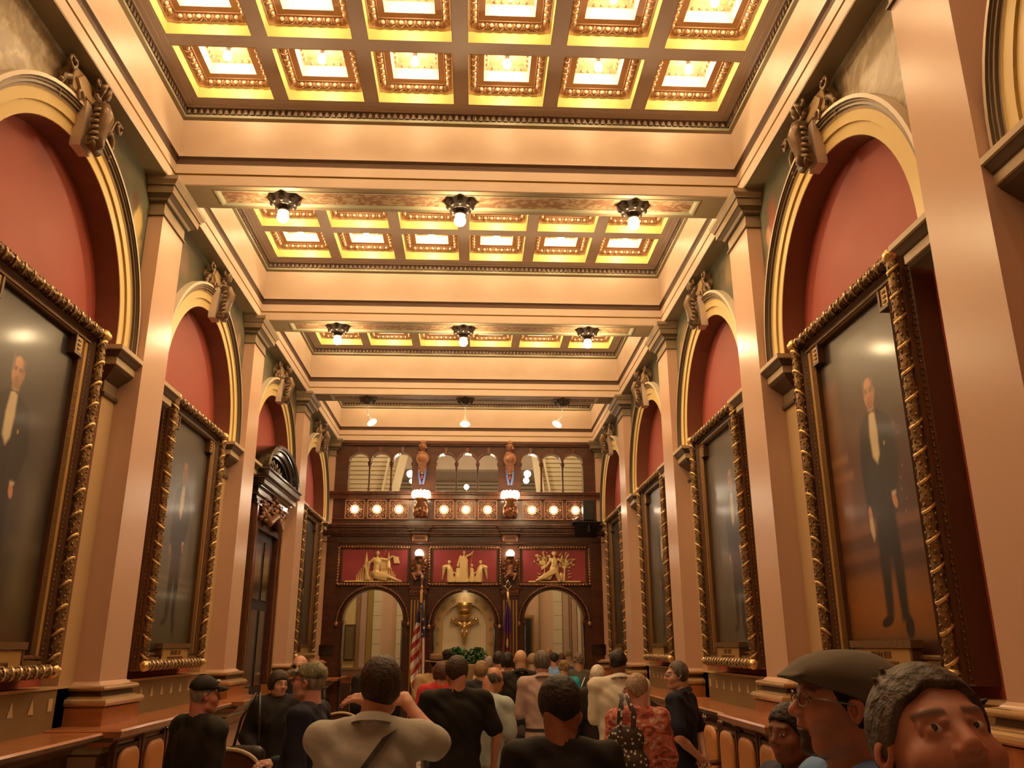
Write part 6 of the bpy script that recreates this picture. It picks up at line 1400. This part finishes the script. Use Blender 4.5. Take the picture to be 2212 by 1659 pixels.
person('person in a camouflage cap and red-framed glasses, grey beard, profile left in a navy polo',-1.02,5.65,1.70,rz=82,head_r=(0,12,0),skin=(.58,.30,.24),hair=('short',HG,dict(t=.006,nape=-.08)),hat=cap_hat(CAMO,CAMO,cloth('tan_patch',(.42,.30,.14))),glasses=(mat('red_spectacle_frame',(.25,.03,.02),.3),None),beard=((.38,.33,.30),1),shirt=B_('navy_polo_cloth',(.012,.014,.030)),sleeve='long',wide=1.2,belly=.06,h=.012,hf=.006,fine=True,arms=('front','down'))
person('person in a black cap and black shirt at far left, face turned right',-1.66,5.6,1.62,rz=-42,head_r=(-22,2,0),skin=(.50,.20,.15),hair=('short',HG,dict(t=.003,nape=-.06)),hat=cap_hat(cloth('black_cap_cloth',(.010,.009,.008)),cloth('black_cap_cloth',(.01,.009,.008)),cloth('white_patch',(.6,.6,.6))),shirt=B_('black_olive_cloth',(.014,.013,.009)),sleeve='long',wide=1.22,h=.012,hf=.006,fine=True)
FLP=person('person in a red and white floral blouse with short blond-grey hair and glasses looking left',1.19,6.35,1.60,rz=12,head_r=(48,-8,0),skin=(.56,.27,.20),hair=('short',hmat('ash_blond_hair',(.40,.30,.20),(.28,.20,.13)),dict(t=.015,nape=-.07)),glasses=(mat('tortoiseshell_frame',(.16,.05,.02),.3),None),shirt=('floral',FL,'blouse'),sleeve='long',wide=1.12,belly=.04,h=.0125,hf=.0065,fine=True,trouser=(.2,.18,.15))
person('person in a black T-shirt with dark brown hair, centre, seen from behind glancing down left',-.12,7.0,1.71,rz=6,head_r=(28,-14,0),skin=(.48,.22,.16),hair=('thick',HD,dict(t=.020,nape=-.085)),shirt=B_('black_tshirt_cloth',(.009,.008,.007)),sleeve='short',wide=1.30,h=.0125,hf=.007,arms=(((.33,-.02,1.16),(.32,.08,.93),(-.1,.2,-1)),((-.33,-.02,1.14),(-.40,.10,.92),(-.1,.2,-1))),trouser=(.02,.02,.025))
person('person in navy polo and jeans, hands behind back, receding hair, glasses, profile left',1.70,7.2,1.68,rz=58,head_r=(30,0,0),skin=(.55,.29,.21),hair=('short',HS,dict(t=.008,line=.085,nape=-.08)),glasses=(M['wire'],None),shirt=B_('navy_polo_cloth',(.012,.014,.030)),sleeve='short',arms=('behind','behind'),h=.0125,hf=.0065,fine=True,trouser=(.02,.035,.06),collar=cloth('navy_polo_cloth',(.012,.014,.030)))
person('person in a pale polo bowing a balding grey head, holding white papers',.13,7.45,1.64,rz=-38,head_r=(-25,-38,0),lean=(0,.08),skin=(.52,.25,.16),hair=('fringe',HS,dict(t=.016,nape=-.08)),shirt=B_('pale_aqua_polo_cloth',(.44,.52,.50)),sleeve='short',wide=1.05,h=.0125,hf=.007,arms=('front','bent'),trouser=(.28,.21,.13),collar=cloth('pale_aqua_polo_cloth',(.44,.52,.50)))
person('person with long-sleeved cream shirt and cropped dark hair, tall, seen from behind',1.38,8.25,1.765,rz=4,head_r=(12,0,0),skin=(.17,.07,.04),hair=('short',HB,dict(t=.006,nape=-.06)),shirt=B_('cream_white_shirt_cloth',(.66,.60,.50)),sleeve='long',wide=1.30,h=.0135,hf=.0075,arms=('front','front'),trouser=(.50,.44,.34),collar=cloth('cream_white_shirt_cloth',(.66,.60,.50)))
WOM=person('person in a black coat with short dark bob, turning towards the camera at the left',-1.72,8.0,1.59,rz=200,head_r=(22,-4,0),skin=(.55,.30,.22),hair=('bob',HD,dict(t=.016,line=.045,nape=-.06)),shirt=B_('black_coat_cloth',(.011,.010,.010)),sleeve='long',coat=True,h=.0135,hf=.007,fine=True,arms=('bent','down'))
person('person with bald head, white beard and sunglasses facing the camera at the left',-1.69,8.75,1.72,rz=176,head_r=(4,4,0),skin=(.55,.28,.20),hair=('fringe',HWt,dict(t=.012)),glasses=(M['lens'],M['lens']),beard=((.52,.47,.42),1),shirt=B_('black_shirt_cloth',(.010,.010,.012)),sleeve='short',h=.0135,hf=.007,fine=True)
person('person in a mauve long-sleeved shirt with dark hair, seen from behind',.73,9.05,1.745,rz=2,head_r=(-6,0,0),skin=(.45,.22,.15),hair=('thick',HS,dict(t=.015,nape=-.08)),shirt=B_('mauve_shirt_cloth',(.42,.30,.27)),sleeve='long',wide=1.12,h=.014,hf=.008,trouser=(.13,.09,.065),belt=True,collar=cloth('mauve_shirt_cloth',(.42,.30,.27)),arms=('down','front'))
person('person with white hair in a black jacket and khaki trousers, beside the cream shirt',1.33,9.3,1.60,rz=12,head_r=(28,-4,0),skin=(.50,.27,.2),hair=('short',HWt,dict(t=.012)),shirt=B_('black_jacket_cloth',(.014,.012,.010)),sleeve='long',coat=False,wide=1.25,h=.015,hf=.008,trouser=(.27,.20,.11))
person('person in a bright red shirt with brown hair, half hidden by the black T-shirt',-.33,9.5,1.64,rz=8,head_r=(10,0,0),skin=(.45,.22,.15),hair=('bob',HBr,dict(t=.010,nape=-.08)),shirt=B_('red_shirt_cloth',(.45,.035,.03)),sleeve='short',wide=1.1,h=.015,hf=.008)
person('person with shaved bald head in a black polo, seen from behind in the queue',.57,10.2,1.76,rz=2,head_r=(0,0,0),skin=(.56,.34,.20),shirt=B_('black_polo_cloth',(.013,.012,.011)),sleeve='short',wide=1.28,h=.015,hf=.008,trouser=(.06,.05,.05),collar=cloth('black_polo_cloth',(.013,.012,.011)))
person('person with honey-blond bob just left of the white shirts, seen from behind',.12,10.9,1.62,rz=-4,skin=(.5,.25,.17),hair=('bob',HBl,dict(t=.014,nape=-.07)),shirt=B_('dark_top_cloth',(.03,.03,.035)),sleeve='short',h=.016,hf=.009)
person('person in a dark coat with bowed head, behind the photographer in the left arch',-1.17,11.0,1.70,rz=10,head_r=(0,-30,0),lean=(0,.10),skin=(.45,.25,.18),hair=('short',HG),shirt=B_('black_coat_cloth',(.011,.010,.010)),sleeve='long',wide=1.3,coat=True,h=.016,hf=.009)
person('person in a khaki shirt and brown fedora, seen from behind beside the flag',-.455,11.4,1.69,rz=4,skin=(.4,.18,.11),hair=('short',HB,dict(t=.004)),hat=fedora(cloth('brown_felt_hat',(.20,.11,.05)),cloth('dark_hat_band',(.03,.02,.015))),shirt=B_('khaki_shirt_cloth',(.48,.33,.17)),sleeve='short',wide=1.25,h=.015,hf=.009,trouser=(.20,.13,.07),belt=True)
person('person with long black hair, right-hand one of two dark heads near the centre',.485,11.8,1.72,rz=0,skin=(.35,.17,.1),hair=('bob',HB,dict(t=.008,nape=-.085)),shirt=B_('orange_tinted_top_cloth',(.60,.33,.22)),sleeve='short',h=.016,hf=.009)
person('person in a peach-white shirt with black hair, left of two dark heads near the centre',.375,12.3,1.72,rz=0,head_r=(10,0,0),skin=(.40,.2,.13),hair=('short',HB),shirt=B_('peach_white_shirt_cloth',(.74,.55,.42)),sleeve='long',wide=1.5,h=.016,hf=.009)
person('person with grey hair and cream collar, left of the peach-white shirt',.25,12.6,1.655,rz=-20,skin=(.5,.25,.17),hair=('short',HG,dict(t=.008)),shirt=B_('cream_top_cloth',(.6,.45,.3)),sleeve='long',h=.018,hf=.01)
person('person with light hair in a royal blue shirt, far queue right of the bald head',.905,13.0,1.69,rz=-10,skin=(.5,.28,.18),hair=('short',HBl,dict(t=.01)),shirt=B_('royal_blue_shirt_cloth',(.04,.07,.33)),sleeve='short',h=.018,hf=.01)
person('person with blond updo in a turquoise top, queueing in the right arch',1.32,12.5,1.60,rz=0,head_r=(-20,0,0),skin=(.5,.28,.18),hair=('updo',HBl),shirt=B_('turquoise_top_cloth',(.02,.30,.42)),sleeve='short',h=.018,hf=.01)
def sashx(HF,body,k,B,ap,sh):
    b=MB(); P=[B(p) for p in ((.08,-.14,1.40),(.0,-.17,1.22),(-.08,-.15,1.06))]; w=np.array((.012,0,.008)); b.loft([[tuple(p-w) for p in P],[tuple(p+w) for p in P]],M['white'],closed=False); localobj(b,'white_strap',body)
person('person in an olive-grey cardigan with a white strap, wavy grey-brown hair, right arch',1.66,13.6,1.675,rz=0,head_r=(-15,0,0),skin=(.5,.28,.18),hair=('curly',hmat('grey_brown_hair',(.22,.16,.10),(.12,.08,.05)),dict(nape=-.08,h=.008)),shirt=B_('olive_grey_cardigan_cloth',(.085,.08,.06)),sleeve='long',wide=1.1,h=.018,hf=.01,extra=sashx)
person('person in a black cap beside the ivy, far back at the centre left',-.375,13.5,1.74,rz=0,skin=(.2,.1,.07),hair=('short',HB,dict(t=.004)),hat=cap_hat(cloth('black_cap_cloth',(.01,.009,.008)),cloth('black_cap_cloth',(.01,.009,.008))),shirt=B_('dark_grey_top_cloth',(.04,.035,.03)),sleeve='long',h=.018,hf=.01)
person('person in light blue shirt with dark hair and glasses, far under the right arch',1.47,15.5,1.68,rz=-20,head_r=(-40,0,0),skin=(.5,.25,.17),hair=('short',HB,dict(t=.01,line=.075)),glasses=(M['wire'],None),shirt=B_('light_blue_shirt_cloth',(.20,.36,.70)),sleeve='short',h=.018,hf=.01)
person('person with cropped brown hair in a dark blue top, farther along the right arch queue',1.675,16.3,1.67,rz=0,skin=(.30,.15,.09),hair=('short',HBr,dict(t=.006)),shirt=B_('dark_blue_top_cloth',(.03,.04,.14)),sleeve='short',h=.02,hf=.011)
person('person with light brown hair, tallest head at the back of the right arch',1.50,17.1,1.75,rz=0,skin=(.5,.28,.18),hair=('short',HBl,dict(t=.006)),shirt=B_('tan_top_cloth',(.3,.2,.12)),sleeve='long',h=.02,hf=.011)
person('person with sandy hair beyond the right arch opening, nearest its right jamb',2.10,18.9,1.73,rz=20,skin=(.5,.28,.18),hair=('short',HBl,dict(t=.008)),shirt=B_('pale_top_cloth',(.5,.38,.25)),sleeve='long',h=.02,hf=.011)
# ---- bags and papers
r=empty('tote_bag',(1.065,6.13,.93)); tag(r,'black and white patterned cloth bag hanging at the back of the floral blouse','bag')
S=SDF((-.16,-.07,0),(.16,.07,.40),.009); S.cap((-.05,0,.10),(.05,0,.10),.10,.10,.04,sq=(1,1.9,1)); S.cap((-.04,0,.26),(.04,0,.26),.085,.085,.05,sq=(1,2.2,1)); o=S.mesh('pouch',BAGM); o.parent=r
b=MB(); 
for u in (-.05,.045): b.loft([[(u-.018,-.03,.33),(u-.03+.02,-.02,.42),(u*.4-.015,-.0,.52),(u*.4-.012,.10,.545)],[(u+.018,-.03,.33),(u+.01+.02,-.02,.42),(u*.4+.018,-.0,.52),(u*.4+.02,.10,.545)]],BAGM,closed=False,smooth=True)
localobj(b,'strap',r)
r=empty('shoulder_bag',(-1.86,7.58,.82)); tag(r,'black leather handbag with metal rings at the side of the dark-bobbed coat wearer','bag')
S=SDF((-.17,-.08,0),(.17,.08,.28),.01); S.cap((-.08,0,.11),(.08,0,.11),.09,.09,.03,sq=(1,1.8,1)); o=S.mesh('pouch',M['bagleather'] if 'bagleather' in M else M['shoe']); o.parent=r
b=MB(); b.tube([(-.10,0,.18),(-.06,.02,.40),(.03,.08,.60)],.012,M['shoe'],6); b.tube([(.10,0,.18),(.09,.02,.40),(.06,.08,.60)],.012,M['shoe'],6); localobj(b,'strap',r); b=MB(); b.ball((-.05,-.06,.17),.012,M['chrome'],8,6); b.ball((.02,-.06,.13),.010,M['chrome'],8,6); localobj(b,'metal_ring',r)
r=empty('paper_sheaf',(.36,7.25,.80)); tag(r,'folded white papers held low beside the bowing pale-polo wearer','papers')
b=MB(); b.loft([[(-.10,0,.16),(0,-.02,.20),(.02,.02,.21)],[(.02,-.02,-.08),(.13,-.04,-.03),(.16,.0,-.02)]],M['white'],closed=False); b.loft([[(-.10,.004,.16),(0,-.014,.20),(.02,.024,.21)],[(.02,-.016,-.08),(.13,-.034,-.03),(.16,.006,-.02)]],M['white'],closed=False); localobj(b,'sheets',r)
# ------------------------------------------------------------------ world, camera
w=bpy.data.worlds.new('world'); sc.world=w; w.use_nodes=True; w.node_tree.nodes['Background'].inputs[0].default_value=(.9,.6,.35,1); w.node_tree.nodes['Background'].inputs[1].default_value=.02
cam=bpy.data.cameras.new('camera'); co=bpy.data.objects.new('camera',cam); COL.objects.link(co); sc.camera=co
cam.sensor_fit='HORIZONTAL'; cam.sensor_width=36; cam.lens=36*1800.6/2212; cam.clip_start=.05; cam.clip_end=100
pi_,ya_,ro_=.30409,.04659,-.0019
fw=Vector((math.sin(ya_)*math.cos(pi_),math.cos(ya_)*math.cos(pi_),math.sin(pi_))); r0=Vector((math.cos(ya_),-math.sin(ya_),0)); u0=r0.cross(fw)
rr=r0*math.cos(ro_)+u0*math.sin(ro_); uu=-r0*math.sin(ro_)+u0*math.cos(ro_)
co.matrix_world=Matrix(((rr.x,uu.x,-fw.x,0),(rr.y,uu.y,-fw.y,0),(rr.z,uu.z,-fw.z,1.8),(0,0,0,1)))
v=sc.view_settings; sc.display_settings.display_device='sRGB'; v.view_transform='Standard'; v.look='None'; v.gamma=1; v.use_curve_mapping=False; v.exposure=EXPO
c=sc.cycles; c.use_denoising=True; c.max_bounces=6; c.diffuse_bounces=4; c.glossy_bounces=3; c.transmission_bounces=3; c.sample_clamp_indirect=6; c.use_light_tree=True
